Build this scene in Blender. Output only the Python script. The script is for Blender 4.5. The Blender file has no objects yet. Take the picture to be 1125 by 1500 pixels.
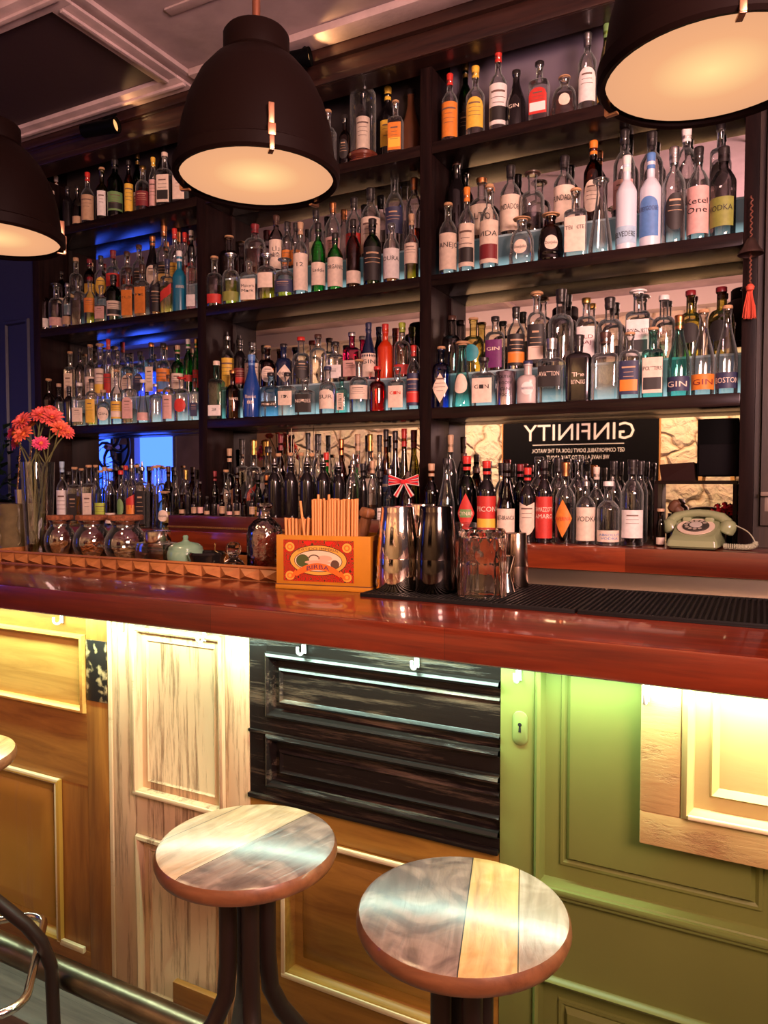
import bpy, bmesh, math, random
from math import pi, sin, cos, sqrt, atan2
from mathutils import Vector, Matrix
random.seed(7)
SC = bpy.context.scene
COL = SC.collection

# ------------------------------------------------------------------ camera
FPX, CXP, CYP, EYE = 1080.0, 562.5, 750.0, 1.5
ANG = atan2(CXP + 1550.0, FPX)
PIT = -math.atan(43.0 / FPX)
FWD = Vector((-cos(ANG) * cos(PIT), sin(ANG) * cos(PIT), sin(PIT)))
RGT = Vector((sin(ANG), cos(ANG), 0.0))
UPV = RGT.cross(FWD)
cam_data = bpy.data.cameras.new('camera')
cam_data.sensor_fit = 'HORIZONTAL'
cam_data.sensor_width = 36.0
cam_data.lens = FPX / 1125.0 * 36.0
cam_data.clip_start = 0.02
cam = bpy.data.objects.new('camera', cam_data)
COL.objects.link(cam)
cam.matrix_world = Matrix(((RGT.x, UPV.x, -FWD.x, 0), (RGT.y, UPV.y, -FWD.y, 0), (RGT.z, UPV.z, -FWD.z, EYE), (0, 0, 0, 1)))
SC.camera = cam

def ray(px, py):
    return FWD + RGT * ((px - CXP) / FPX) - UPV * ((py - CYP) / FPX)
def at(px, py, Y=None, Z=None):
    """the point of the vertical plane Y (or the level Z) that the photograph shows at px, py"""
    d = ray(px, py)
    t = Y / d.y if Y is not None else (Z - EYE) / d.z
    return Vector((0, 0, EYE)) + d * t

# ------------------------------------------------------------------ view, world, lights
SC.view_settings.view_transform = 'Standard'
SC.view_settings.look = 'None'
SC.view_settings.exposure = 0.0
SC.view_settings.gamma = 1.0
SC.view_settings.use_curve_mapping = False
try:
    SC.cycles.transparent_max_bounces = 40
    SC.cycles.max_bounces = 12
    SC.cycles.glossy_bounces = 5
    SC.cycles.diffuse_bounces = 3
    SC.cycles.transmission_bounces = 10
    SC.cycles.sample_clamp_indirect = 3.0
    SC.cycles.caustics_reflective = False
    SC.cycles.caustics_refractive = False
    SC.cycles.use_denoising = True
except Exception:
    pass
w = bpy.data.worlds.new('world')
SC.world = w
w.use_nodes = True
w.node_tree.nodes['Background'].inputs[0].default_value = (0.55, 0.36, 0.42, 1)
w.node_tree.nodes['Background'].inputs[1].default_value = 0.12

def light(kind, name, loc, energy, color, target=None, size=0.1, size_y=None, spot=None, blend=0.6, spread=None):
    L = bpy.data.lights.new(name, kind)
    L.energy = energy
    L.color = color
    if kind == 'AREA':
        L.shape = 'RECTANGLE' if size_y else 'DISK'
        L.size = size
        if size_y: L.size_y = size_y
        if spread: L.spread = spread
    else:
        L.shadow_soft_size = size
    if kind == 'SPOT':
        L.spot_size = spot
        L.spot_blend = blend
    o = bpy.data.objects.new(name, L)
    COL.objects.link(o)
    o.location = loc
    if target is not None:
        d = Vector(target) - Vector(loc)
        o.rotation_euler = d.to_track_quat('-Z', 'Y').to_euler()
    return o

WARM = (1.0, 0.66, 0.38)
PEACH = (1.0, 0.60, 0.42)
COOL = (0.66, 1.0, 0.80)
# added fill lamps, out of view to the right, for shelves and ceiling
light('AREA', 'room_fill', (1.7, -0.45, 2.35), 36, PEACH, (-1.4, 2.6, 2.35), 1.2, 0.7, spread=1.5)
light('AREA', 'ceiling_fill', (0.9, 0.2, 2.2), 80, (1.0, 0.56, 0.60), (-0.8, 1.2, 3.1), 0.8, 0.8)
# unseen fill lamp, added to brighten the opposite wall
light('AREA', 'opposite_wall_fill', (-1.6, -0.35, 2.75), 44, (1.0, 0.56, 0.44), (-1.6, -1.7, 2.45), 4.4, 0.3)
# washers on the stone wall opposite the bar
light('SPOT', 'wall_washer', (-2.5, -0.9, 3.1), 300, (1.0, 0.68, 0.42), (-2.6, -1.7, 1.6), 0.03, spot=1.5)
light('SPOT', 'wall_washer', (-0.35, -0.9, 3.1), 240, (1.0, 0.66, 0.34), (-0.45, -1.7, 1.6), 0.03, spot=1.5)
light('SPOT', 'wall_washer', (-4.6, -0.8, 3.1), 110, (1.0, 0.62, 0.42), (-4.6, -1.7, 2.0), 0.03, spot=1.7)
# light strip under the front edge of the bar top
light('AREA', 'bar_light_strip', (-1.5, 1.444, 1.122), 30, COOL, (-1.5, 1.47, 0.2), 5.2, 0.02)

# ------------------------------------------------------------------ material helpers
MATS = {}
def new_mat(name):
    m = bpy.data.materials.new(name)
    m.use_nodes = True
    nt = m.node_tree
    nt.nodes.clear()
    out = nt.nodes.new('ShaderNodeOutputMaterial')
    return m, nt, out
def N(nt, t, **kw):
    n = nt.nodes.new(t)
    for k, v in kw.items():
        if k.startswith('i_'):
            n.inputs[k[2:].replace('_', ' ')].default_value = v
        else:
            setattr(n, k, v)
    return n
def c4(c): return (c[0], c[1], c[2], 1.0)
def flat(name, col, rough=0.5, metal=0.0, spec=0.5, coat=0.0, emis=None, bump=0.0, bscale=80.0, var=0.0, vscale=12.0):
    if name in MATS: return MATS[name]
    m, nt, out = new_mat(name)
    p = N(nt, 'ShaderNodeBsdfPrincipled')
    p.inputs['Base Color'].default_value = c4(col)
    p.inputs['Roughness'].default_value = rough
    p.inputs['Metallic'].default_value = metal
    p.inputs['Specular IOR Level'].default_value = spec
    p.inputs['Coat Weight'].default_value = coat
    p.inputs['Coat Roughness'].default_value = 0.08
    if emis:
        p.inputs['Emission Color'].default_value = c4(emis[0])
        p.inputs['Emission Strength'].default_value = emis[1]
    tc = N(nt, 'ShaderNodeTexCoord')
    if var > 0:
        n = N(nt, 'ShaderNodeTexNoise'); n.inputs['Scale'].default_value = vscale; n.inputs['Detail'].default_value = 5
        nt.links.new(tc.outputs['Object'], n.inputs['Vector'])
        mx = N(nt, 'ShaderNodeMixRGB', blend_type='MULTIPLY'); mx.inputs[0].default_value = var
        mx.inputs[1].default_value = c4(col)
        cr = N(nt, 'ShaderNodeValToRGB'); cr.color_ramp.elements[0].position = 0.3; cr.color_ramp.elements[1].position = 0.7
        nt.links.new(n.outputs['Fac'], cr.inputs[0]); nt.links.new(cr.outputs[0], mx.inputs[2])
        nt.links.new(mx.outputs[0], p.inputs['Base Color'])
    if bump > 0:
        n = N(nt, 'ShaderNodeTexNoise'); n.inputs['Scale'].default_value = bscale; n.inputs['Detail'].default_value = 4
        nt.links.new(tc.outputs['Object'], n.inputs['Vector'])
        b = N(nt, 'ShaderNodeBump'); b.inputs['Strength'].default_value = bump; b.inputs['Distance'].default_value = 0.01
        nt.links.new(n.outputs['Fac'], b.inputs['Height']); nt.links.new(b.outputs[0], p.inputs['Normal'])
    nt.links.new(p.outputs[0], out.inputs[0])
    MATS[name] = m
    return m

def glass(name, face, edge, gloss=0.12, rough=0.02, bump=0.0, bscale=25.0, power=2.2, rim=0.0):
    """clear glass: coloured transmission that deepens where the wall is seen edge-on, plus Fresnel reflections"""
    if name in MATS: return MATS[name]
    m, nt, out = new_mat(name)
    lw = N(nt, 'ShaderNodeLayerWeight'); lw.inputs['Blend'].default_value = 0.5
    pw = N(nt, 'ShaderNodeMath', operation='POWER'); pw.inputs[1].default_value = power
    nt.links.new(lw.outputs['Facing'], pw.inputs[0])
    mx = N(nt, 'ShaderNodeMixRGB'); mx.inputs[1].default_value = c4(face); mx.inputs[2].default_value = c4(edge)
    nt.links.new(pw.outputs[0], mx.inputs[0])
    tr = N(nt, 'ShaderNodeBsdfTransparent'); nt.links.new(mx.outputs[0], tr.inputs[0])
    gl = N(nt, 'ShaderNodeBsdfGlossy'); gl.inputs['Roughness'].default_value = rough
    fr = N(nt, 'ShaderNodeFresnel'); fr.inputs['IOR'].default_value = 1.5
    ad = N(nt, 'ShaderNodeMath', operation='MULTIPLY_ADD'); ad.inputs[1].default_value = 0.9; ad.inputs[2].default_value = gloss * 0.12; ad.use_clamp = True
    nt.links.new(fr.outputs[0], ad.inputs[0])
    ms = N(nt, 'ShaderNodeMixShader')
    nt.links.new(ad.outputs[0], ms.inputs[0]); nt.links.new(tr.outputs[0], ms.inputs[1]); nt.links.new(gl.outputs[0], ms.inputs[2])
    if bump > 0:
        tc = N(nt, 'ShaderNodeTexCoord')
        n = N(nt, 'ShaderNodeTexNoise'); n.inputs['Scale'].default_value = bscale; n.inputs['Detail'].default_value = 1.5
        nt.links.new(tc.outputs['Object'], n.inputs['Vector'])
        b = N(nt, 'ShaderNodeBump'); b.inputs['Strength'].default_value = bump; b.inputs['Distance'].default_value = 0.01
        nt.links.new(n.outputs['Fac'], b.inputs['Height'])
        for x in (gl, fr, lw): nt.links.new(b.outputs[0], x.inputs['Normal'])
    last = ms
    if rim > 0:      # white mixed in towards the outline, standing in for light caught by the edges
        df = N(nt, 'ShaderNodeBsdfDiffuse'); df.inputs[0].default_value = (0.82, 0.86, 0.85, 1)
        k = N(nt, 'ShaderNodeMath', operation='MULTIPLY'); k.inputs[1].default_value = rim
        nt.links.new(pw.outputs[0], k.inputs[0])
        last = N(nt, 'ShaderNodeMixShader')
        nt.links.new(k.outputs[0], last.inputs[0]); nt.links.new(ms.outputs[0], last.inputs[1]); nt.links.new(df.outputs[0], last.inputs[2])
    nt.links.new(last.outputs[0], out.inputs[0])
    MATS[name] = m
    return m

def solid_glass(name, col=(1, 1, 1), rough=0.0, bump=0.0, bscale=60):
    if name in MATS: return MATS[name]
    m, nt, out = new_mat(name)
    g = N(nt, 'ShaderNodeBsdfGlass'); g.inputs['Color'].default_value = c4(col); g.inputs['IOR'].default_value = 1.48; g.inputs['Roughness'].default_value = rough
    if bump > 0:
        tc = N(nt, 'ShaderNodeTexCoord')
        n = N(nt, 'ShaderNodeTexVoronoi'); n.inputs['Scale'].default_value = bscale
        nt.links.new(tc.outputs['Object'], n.inputs['Vector'])
        b = N(nt, 'ShaderNodeBump'); b.inputs['Strength'].default_value = bump; b.inputs['Distance'].default_value = 0.004
        nt.links.new(n.outputs['Distance'], b.inputs['Height']); nt.links.new(b.outputs[0], g.inputs['Normal'])
    nt.links.new(g.outputs[0], out.inputs[0])
    MATS[name] = m
    return m

def wood(name, c1, c2, axis='X', scale=6.0, stretch=12.0, rough=0.45, coat=0.0, bump=0.15, planks=None, knots=0.0, paint=None, wear=0.5, spec=0.5, band=0.5, streak=0.07, pscale=6.0):
    """wood grain running along an axis; planks=(length,width) lays staves; paint adds a worn paint layer on top"""
    if name in MATS: return MATS[name]
    m, nt, out = new_mat(name)
    p = N(nt, 'ShaderNodeBsdfPrincipled')
    p.inputs['Roughness'].default_value = rough
    p.inputs['Coat Weight'].default_value = coat
    p.inputs['Coat Roughness'].default_value = 0.06
    p.inputs['Specular IOR Level'].default_value = spec
    tc = N(nt, 'ShaderNodeTexCoord')
    mp = N(nt, 'ShaderNodeMapping')
    s = {'X': (1 / stretch, 1, 1), 'Y': (1, 1 / stretch, 1), 'Z': (1, 1, 1 / stretch)}[axis]
    mp.inputs['Scale'].default_value = s
    nt.links.new(tc.outputs['Object'], mp.inputs[0])
    n1 = N(nt, 'ShaderNodeTexNoise'); n1.inputs['Scale'].default_value = scale * 8; n1.inputs['Detail'].default_value = 8; n1.inputs['Roughness'].default_value = 0.65
    n1.inputs['Distortion'].default_value = 0.6
    nt.links.new(mp.outputs[0], n1.inputs['Vector'])
    r1 = N(nt, 'ShaderNodeValToRGB')
    r1.color_ramp.elements[0].position = 0.32; r1.color_ramp.elements[0].color = c4(c1)
    r1.color_ramp.elements[1].position = 0.68; r1.color_ramp.elements[1].color = c4(c2)
    nt.links.new(n1.outputs['Fac'], r1.inputs[0])
    col = r1.outputs[0]
    n2 = N(nt, 'ShaderNodeTexNoise'); n2.inputs['Scale'].default_value = scale * 1.2; n2.inputs['Detail'].default_value = 3; n2.inputs['Distortion'].default_value = 1.5
    nt.links.new(mp.outputs[0], n2.inputs['Vector'])
    mm = N(nt, 'ShaderNodeMixRGB', blend_type='MULTIPLY'); mm.inputs[0].default_value = band
    r2 = N(nt, 'ShaderNodeValToRGB'); r2.color_ramp.elements[0].position = 0.35; r2.color_ramp.elements[0].color = (0.45, 0.40, 0.36, 1); r2.color_ramp.elements[1].position = 0.6
    nt.links.new(n2.outputs['Fac'], r2.inputs[0]); nt.links.new(col, mm.inputs[1]); nt.links.new(r2.outputs[0], mm.inputs[2])
    col = mm.outputs[0]
    if planks:
        br = N(nt, 'ShaderNodeTexBrick')
        br.inputs['Scale'].default_value = 1.0
        br.inputs['Brick Width'].default_value = planks[0]; br.inputs['Row Height'].default_value = planks[1]
        br.inputs['Mortar Size'].default_value = 0.0006; br.inputs['Mortar Smooth'].default_value = 0.2
        br.inputs['Color1'].default_value = (0.55, 0.50, 0.48, 1); br.inputs['Color2'].default_value = (1.25, 1.2, 1.15, 1)
        br.inputs['Mortar'].default_value = (0.35, 0.3, 0.3, 1)
        br.offset = 0.37
        mp2 = N(nt, 'ShaderNodeMapping')
        if planks[2:] == ('XZ',):
            mp2.inputs['Rotation'].default_value = (pi / 2, 0, 0)
        nt.links.new(tc.outputs['Object'], mp2.inputs[0]); nt.links.new(mp2.outputs[0], br.inputs['Vector'])
        m3 = N(nt, 'ShaderNodeMixRGB', blend_type='MULTIPLY'); m3.inputs[0].default_value = 0.85
        nt.links.new(col, m3.inputs[1]); nt.links.new(br.outputs['Color'], m3.inputs[2])
        col = m3.outputs[0]
    if knots > 0:
        v = N(nt, 'ShaderNodeTexVoronoi'); v.inputs['Scale'].default_value = 4.5
        mp4 = N(nt, 'ShaderNodeMapping'); mp4.inputs['Scale'].default_value = {'X': (.45, 1, 1), 'Y': (1, .45, 1), 'Z': (1, 1, .45)}[axis]
        nt.links.new(tc.outputs['Object'], mp4.inputs[0]); nt.links.new(mp4.outputs[0], v.inputs['Vector'])
        r4 = N(nt, 'ShaderNodeValToRGB'); r4.color_ramp.elements[0].position = 0.04; r4.color_ramp.elements[0].color = (0.15, 0.08, 0.05, 1); r4.color_ramp.elements[1].position = 0.09
        nt.links.new(v.outputs['Distance'], r4.inputs[0])
        m4 = N(nt, 'ShaderNodeMixRGB', blend_type='MULTIPLY'); m4.inputs[0].default_value = knots
        nt.links.new(col, m4.inputs[1]); nt.links.new(r4.outputs[0], m4.inputs[2])
        col = m4.outputs[0]
    hsrc = n1.outputs['Fac']
    if paint:
        n3 = N(nt, 'ShaderNodeTexNoise'); n3.inputs['Scale'].default_value = scale * pscale; n3.inputs['Detail'].default_value = 9; n3.inputs['Roughness'].default_value = 0.72
        mp3 = N(nt, 'ShaderNodeMapping'); mp3.inputs['Scale'].default_value = {'X': (streak, 1, 1), 'Y': (1, streak, 1), 'Z': (1, 1, streak)}[axis]
        nt.links.new(tc.outputs['Object'], mp3.inputs[0]); nt.links.new(mp3.outputs[0], n3.inputs['Vector'])
        r3 = N(nt, 'ShaderNodeValToRGB')
        lo = 0.22 + 0.3 * wear
        r3.color_ramp.elements[0].position = lo; r3.color_ramp.elements[1].position = lo + 0.12
        nt.links.new(n3.outputs['Fac'], r3.inputs[0])
        n5 = N(nt, 'ShaderNodeTexNoise'); n5.inputs['Scale'].default_value = 5; n5.inputs['Detail'].default_value = 6
        nt.links.new(tc.outputs['Object'], n5.inputs['Vector'])
        pc = N(nt, 'ShaderNodeMixRGB'); pc.inputs[1].default_value = c4([x * 0.82 for x in paint]); pc.inputs[2].default_value = c4([min(1, x * 1.1) for x in paint])
        nt.links.new(n5.outputs['Fac'], pc.inputs[0])
        mx = N(nt, 'ShaderNodeMixRGB'); nt.links.new(r3.outputs[0], mx.inputs[0]); nt.links.new(col, mx.inputs[1]); nt.links.new(pc.outputs[0], mx.inputs[2])
        col = mx.outputs[0]
        ha = N(nt, 'ShaderNodeMath', operation='MULTIPLY_ADD'); ha.inputs[1].default_value = 1.2
        nt.links.new(r3.outputs[0], ha.inputs[0]); nt.links.new(n1.outputs['Fac'], ha.inputs[2])
        hsrc = ha.outputs[0]
    nt.links.new(col, p.inputs['Base Color'])
    b = N(nt, 'ShaderNodeBump'); b.inputs['Strength'].default_value = bump; b.inputs['Distance'].default_value = 0.004
    nt.links.new(hsrc, b.inputs['Height']); nt.links.new(b.outputs[0], p.inputs['Normal'])
    nt.links.new(p.outputs[0], out.inputs[0])
    MATS[name] = m
    return m

# ------------------------------------------------------------------ mesh helpers
class MB:
    def __init__(s):
        s.v = []; s.f = []; s.mi = []; s.k = 0
    def add(s, vs, fs, k=None):
        o = len(s.v); s.v += [tuple(v) for v in vs]
        s.f += [tuple(i + o for i in f) for f in fs]
        s.mi += [s.k if k is None else k] * len(fs)
        return s
    def box(s, x0, x1, y0, y1, z0, z1, M=None, k=None, c=0.0):
        if c > 0:
            bm = bmesh.new()
            bmesh.ops.create_cube(bm, size=1.0)
            for v in bm.verts:
                v.co = Vector(((x0 + x1) / 2 + v.co.x * (x1 - x0), (y0 + y1) / 2 + v.co.y * (y1 - y0), (z0 + z1) / 2 + v.co.z * (z1 - z0)))
            bmesh.ops.bevel(bm, geom=list(bm.edges), offset=c, segments=2, affect='EDGES', profile=0.6)
            bm.verts.index_update()
            vs = [M @ v.co if M else v.co.copy() for v in bm.verts]; fs = [[v.index for v in f.verts] for f in bm.faces]
            bm.free()
            return s.add(vs, fs, k)
        vs = [(x, y, z) for z in (z0, z1) for y in (y0, y1) for x in (x0, x1)]
        if M: vs = [M @ Vector(v) for v in vs]
        return s.add(vs, [(0, 2, 3, 1), (4, 5, 7, 6), (0, 1, 5, 4), (2, 6, 7, 3), (0, 4, 6, 2), (1, 3, 7, 5)], k)
    def lathe(s, prof, n=24, cx=0, cy=0, z0=0, M=None, k=None, fn=None):
        """prof: (radius, height) from below upwards; closed with caps where radius is 0"""
        vs = []; fs = []; rings = []
        for r, z in prof:
            if r < 1e-6:
                rings.append([len(vs)]); vs.append((cx, cy, z0 + z))
            else:
                ring = []
                for i in range(n):
                    t = 2 * pi * i / n
                    rr = r * (fn(t, z) if fn else 1.0)
                    ring.append(len(vs)); vs.append((cx + rr * sin(t), cy - rr * cos(t), z0 + z))
                rings.append(ring)
        for a, b in zip(rings, rings[1:]):
            if len(a) == 1 and len(b) == 1: continue
            for i in range(n):
                j = (i + 1) % n
                if len(a) == 1: fs.append((a[0], b[j], b[i]))
                elif len(b) == 1: fs.append((a[i], a[j], b[0]))
                else: fs.append((a[i], a[j], b[j], b[i]))
        if M: vs = [M @ Vector(v) for v in vs]
        return s.add(vs, fs, k)
    def tube(s, pts, r, n=8, closed=False, k=None, cap=True):
        P = [Vector(p) for p in pts]
        R = r if isinstance(r, (list, tuple)) else [r] * len(P)
        vs = []; fs = []
        L = len(P)
        prev = None
        for i, p in enumerate(P):
            if closed: d = P[(i + 1) % L] - P[i - 1]
            else: d = P[min(i + 1, L - 1)] - P[max(i - 1, 0)]
            d.normalize()
            if prev is None:
                a = Vector((0, 0, 1)) if abs(d.z) < 0.9 else Vector((1, 0, 0))
                u = d.cross(a).normalized()
            else:
                u = (prev - d * prev.dot(d))
                u = u.normalized() if u.length > 1e-6 else d.orthogonal().normalized()
            prev = u
            v = d.cross(u)
            for j in range(n):
                t = 2 * pi * j / n
                vs.append(p + (u * cos(t) + v * sin(t)) * R[i])
        m = L if closed else L - 1
        for i in range(m):
            a = i * n; b = ((i + 1) % L) * n
            for j in range(n):
                q = (j + 1) % n
                fs.append((a + j, a + q, b + q, b + j))
        if cap and not closed:
            fs.append(tuple(range(n))[::-1]); fs.append(tuple((L - 1) * n + j for j in range(n)))
        return s.add(vs, fs, k)
    def rect_rings(s, x0, x1, z0, z1, prof, face=-1, back=None, k=None, base=0.0):
        """nested mitred rectangles in the XZ plane facing -Y; prof = [(inset, y)], closed by a flat field"""
        vs = []; fs = []
        for ins, y in prof:
            vs += [(x0 + ins, base + y, z0 + ins), (x1 - ins, base + y, z0 + ins), (x1 - ins, base + y, z1 - ins), (x0 + ins, base + y, z1 - ins)]
        for i in range(len(prof) - 1):
            for j in range(4):
                q = (j + 1) % 4
                fs.append((i * 4 + j, i * 4 + q, i * 4 + 4 + q, i * 4 + 4 + j))
        e = (len(prof) - 1) * 4
        fs.append((e, e + 1, e + 2, e + 3))
        return s.add(vs, fs, k)
    def build(s, name, mats, parent=None, smooth=True, angle=40, loc=None):
        me = bpy.data.meshes.new(name)
        me.from_pydata([tuple(v) for v in s.v], [], s.f)
        if not isinstance(mats, (list, tuple)): mats = [mats]
        for m in mats: me.materials.append(m)
        for p, i in zip(me.polygons, s.mi): p.material_index = i
        me.update()
        if smooth:
            me.polygons.foreach_set('use_smooth', [True] * len(me.polygons))
            try: me.set_sharp_from_angle(angle=math.radians(angle))
            except Exception: pass
        o = bpy.data.objects.new(name, me)
        COL.objects.link(o)
        if parent: o.parent = parent
        if loc: o.location = loc
        return o

def thing(name, label, cat, loc=(0, 0, 0), rz=0.0, group=None):
    o = bpy.data.objects.new(name, None)
    COL.objects.link(o)
    o.empty_display_size = 0.05
    o.location = loc; o.rotation_euler = (0, 0, rz)
    o['label'] = label; o['category'] = cat
    o['kind'] = 'thing'
    if group: o['group'] = group
    return o
def tag(o, label, cat, group=None):
    o['label'] = label; o['category'] = cat; o['kind'] = 'thing'
    if group: o['group'] = group
    return o
def struct(o):
    o['kind'] = 'structure'
    return o

_text = {}
def text_flat(body):
    """letters as a flat mesh, centred on 0, cap height 1 -> (verts2d, faces, width)"""
    if body in _text: return _text[body]
    cu = bpy.data.curves.new('letters', 'FONT')
    cu.body = body; cu.size = 1.0; cu.resolution_u = 2
    cu.align_x = 'CENTER'
    ob = bpy.data.objects.new('letters', cu)
    COL.objects.link(ob)
    dg = bpy.context.evaluated_depsgraph_get()
    me = bpy.data.meshes.new_from_object(ob.evaluated_get(dg))
    vs = [(v.co.x, v.co.y) for v in me.vertices]
    fs = [tuple(p.vertices) for p in me.polygons]
    bpy.data.objects.remove(ob); bpy.data.meshes.remove(me); bpy.data.curves.remove(cu)
    if vs:
        xs = [v[0] for v in vs]; ys = [v[1] for v in vs]
        h = 0.72
        cx = (min(xs) + max(xs)) / 2
        vs = [((x - cx) / h, y / h) for x, y in vs]
        wd = (max(xs) - min(xs)) / h
    else: wd = 1
    _text[body] = (vs, fs, wd)
    return _text[body]
def put_text(mb, body, fn, height, width=None, k=1, cx=0.0, cz=0.0):
    """writes text through fn(u, v) -> point; u across, v up; cz = baseline + half height"""
    vs, fs, wd = text_flat(body)
    sx = height
    if width and wd * sx > width: sx = width / wd
    elif width and wd * sx < width * 0.8: sx = min(width * 0.9 / wd, height * 1.5)
    mb.add([fn(cx + x * sx, cz + (y - 0.5) * height) for x, y in vs], fs, k)

# ------------------------------------------------------------------ materials of the place
DARK = wood('dark_stained_wood', (0.006, 0.0035, 0.004), (0.022, 0.010, 0.009), 'Z', 5, 14, rough=0.42, bump=0.12, spec=0.08)
DARKX = wood('dark_stained_wood_shelf', (0.006, 0.0035, 0.004), (0.024, 0.011, 0.009), 'X', 5, 14, rough=0.22, bump=0.10, spec=0.15)
NAVY = flat('navy_paint', (0.012, 0.014, 0.045), 0.5, bump=0.05, bscale=30)
BARWOOD = wood('varnished_bar_wood', (0.075, 0.006, 0.0025), (0.215, 0.027, 0.006), 'X', 4, 16, rough=0.30, coat=0.7, bump=0.03, planks=(0.62, 0.042), band=0.4)
BACKWOOD = wood('varnished_back_counter_wood', (0.11, 0.015, 0.006), (0.26, 0.045, 0.012), 'X', 4, 16, rough=0.30, coat=0.5, bump=0.03, planks=(0.5, 0.08), band=0.4)
MIRROR = flat('mirror_glass', (0.84, 0.82, 0.80), 0.012, metal=1.0)
STEEL = flat('brushed_steel', (0.62, 0.55, 0.48), 0.28, metal=1.0, bump=0.02, bscale=200)
BLACKP = flat('black_plastic', (0.002, 0.002, 0.0025), 0.5, spec=0.04)
RUBBER = flat('black_rubber', (0.005, 0.004, 0.004), 0.6, spec=0.25)
CREAMP = flat('cream_trim_paint', (0.62, 0.47, 0.46), 0.6, var=0.35, vscale=9, bump=0.1)
BRASS = flat('brass', (0.75, 0.50, 0.22), 0.25, metal=1.0)

# stone wall of the room, opposite the bar (seen in the mirrors)
def stone():
    m, nt, out = new_mat('rough_plastered_stone')
    p = N(nt, 'ShaderNodeBsdfPrincipled'); p.inputs['Roughness'].default_value = 0.9
    tc = N(nt, 'ShaderNodeTexCoord')
    v = N(nt, 'ShaderNodeTexVoronoi', feature='DISTANCE_TO_EDGE'); v.inputs['Scale'].default_value = 3.6
    n = N(nt, 'ShaderNodeTexNoise'); n.inputs['Scale'].default_value = 9; n.inputs['Detail'].default_value = 8; n.inputs['Distortion'].default_value = 1.0
    n0 = N(nt, 'ShaderNodeTexNoise'); n0.inputs['Scale'].default_value = 3
    ad = N(nt, 'ShaderNodeMixRGB', blend_type='ADD'); ad.inputs[0].default_value = 0.35
    nt.links.new(tc.outputs['Object'], n0.inputs['Vector']); nt.links.new(tc.outputs['Object'], ad.inputs[1]); nt.links.new(n0.outputs['Color'], ad.inputs[2])
    nt.links.new(ad.outputs[0], v.inputs['Vector']); nt.links.new(tc.outputs['Object'], n.inputs['Vector'])
    r = N(nt, 'ShaderNodeValToRGB'); r.color_ramp.elements[0].position = 0.0; r.color_ramp.elements[0].color = (0.42, 0.28, 0.16, 1)
    r.color_ramp.elements[1].position = 0.06; r.color_ramp.elements[1].color = (0.80, 0.66, 0.48, 1)
    nt.links.new(v.outputs['Distance'], r.inputs[0])
    mx = N(nt, 'ShaderNodeMixRGB', blend_type='MULTIPLY'); mx.inputs[0].default_value = 0.5
    nt.links.new(r.outputs[0], mx.inputs[1]); nt.links.new(n.outputs['Color'], mx.inputs[2])
    mx.inputs[0].default_value = 0.25
    nt.links.new(mx.outputs[0], p.inputs['Base Color'])
    h = N(nt, 'ShaderNodeMath', operation='MINIMUM'); h.inputs[1].default_value = 0.1
    nt.links.new(v.outputs['Distance'], h.inputs[0])
    h2 = N(nt, 'ShaderNodeMath', operation='MULTIPLY_ADD'); h2.inputs[1].default_value = 6
    nt.links.new(h.outputs[0], h2.inputs[0]); nt.links.new(n.outputs['Fac'], h2.inputs[2])
    b = N(nt, 'ShaderNodeBump'); b.inputs['Strength'].default_value = 0.9; b.inputs['Distance'].default_value = 0.04
    nt.links.new(h2.outputs[0], b.inputs['Height']); nt.links.new(b.outputs[0], p.inputs['Normal'])
    nt.links.new(p.outputs[0], out.inputs[0])
    return m
STONE = stone()
PLASTER = flat('pinkish_ceiling_plaster', (0.50, 0.38, 0.38), 0.85, var=0.45, vscale=3.5, bump=0.25, bscale=14)
BEIGE = flat('beige_wall_plaster', (0.55, 0.42, 0.34), 0.85, var=0.3, vscale=4, bump=0.2, bscale=20)
FLOOR = wood('grey_floor_boards', (0.10, 0.085, 0.075), (0.22, 0.19, 0.16), 'X', 4, 14, rough=0.5, planks=(1.4, 0.12), bump=0.15)

XL, XR, YB, YF, ZC, ZT = -9.3, 3.0, 2.80, -1.70, 3.22, 3.062
S = MB().box(XL, XR, YF, YB + 0.1, -0.05, 0.0); struct(S.build('floor', FLOOR))
S = MB().box(XL, XR, YB, YB + 0.1, 0, ZC); struct(S.build('wall_back', DARK))
S = MB().box(XL - 0.1, XL, YF - 0.1, YB + 0.1, 0, ZC); struct(S.build('wall_left', BEIGE))

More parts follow.
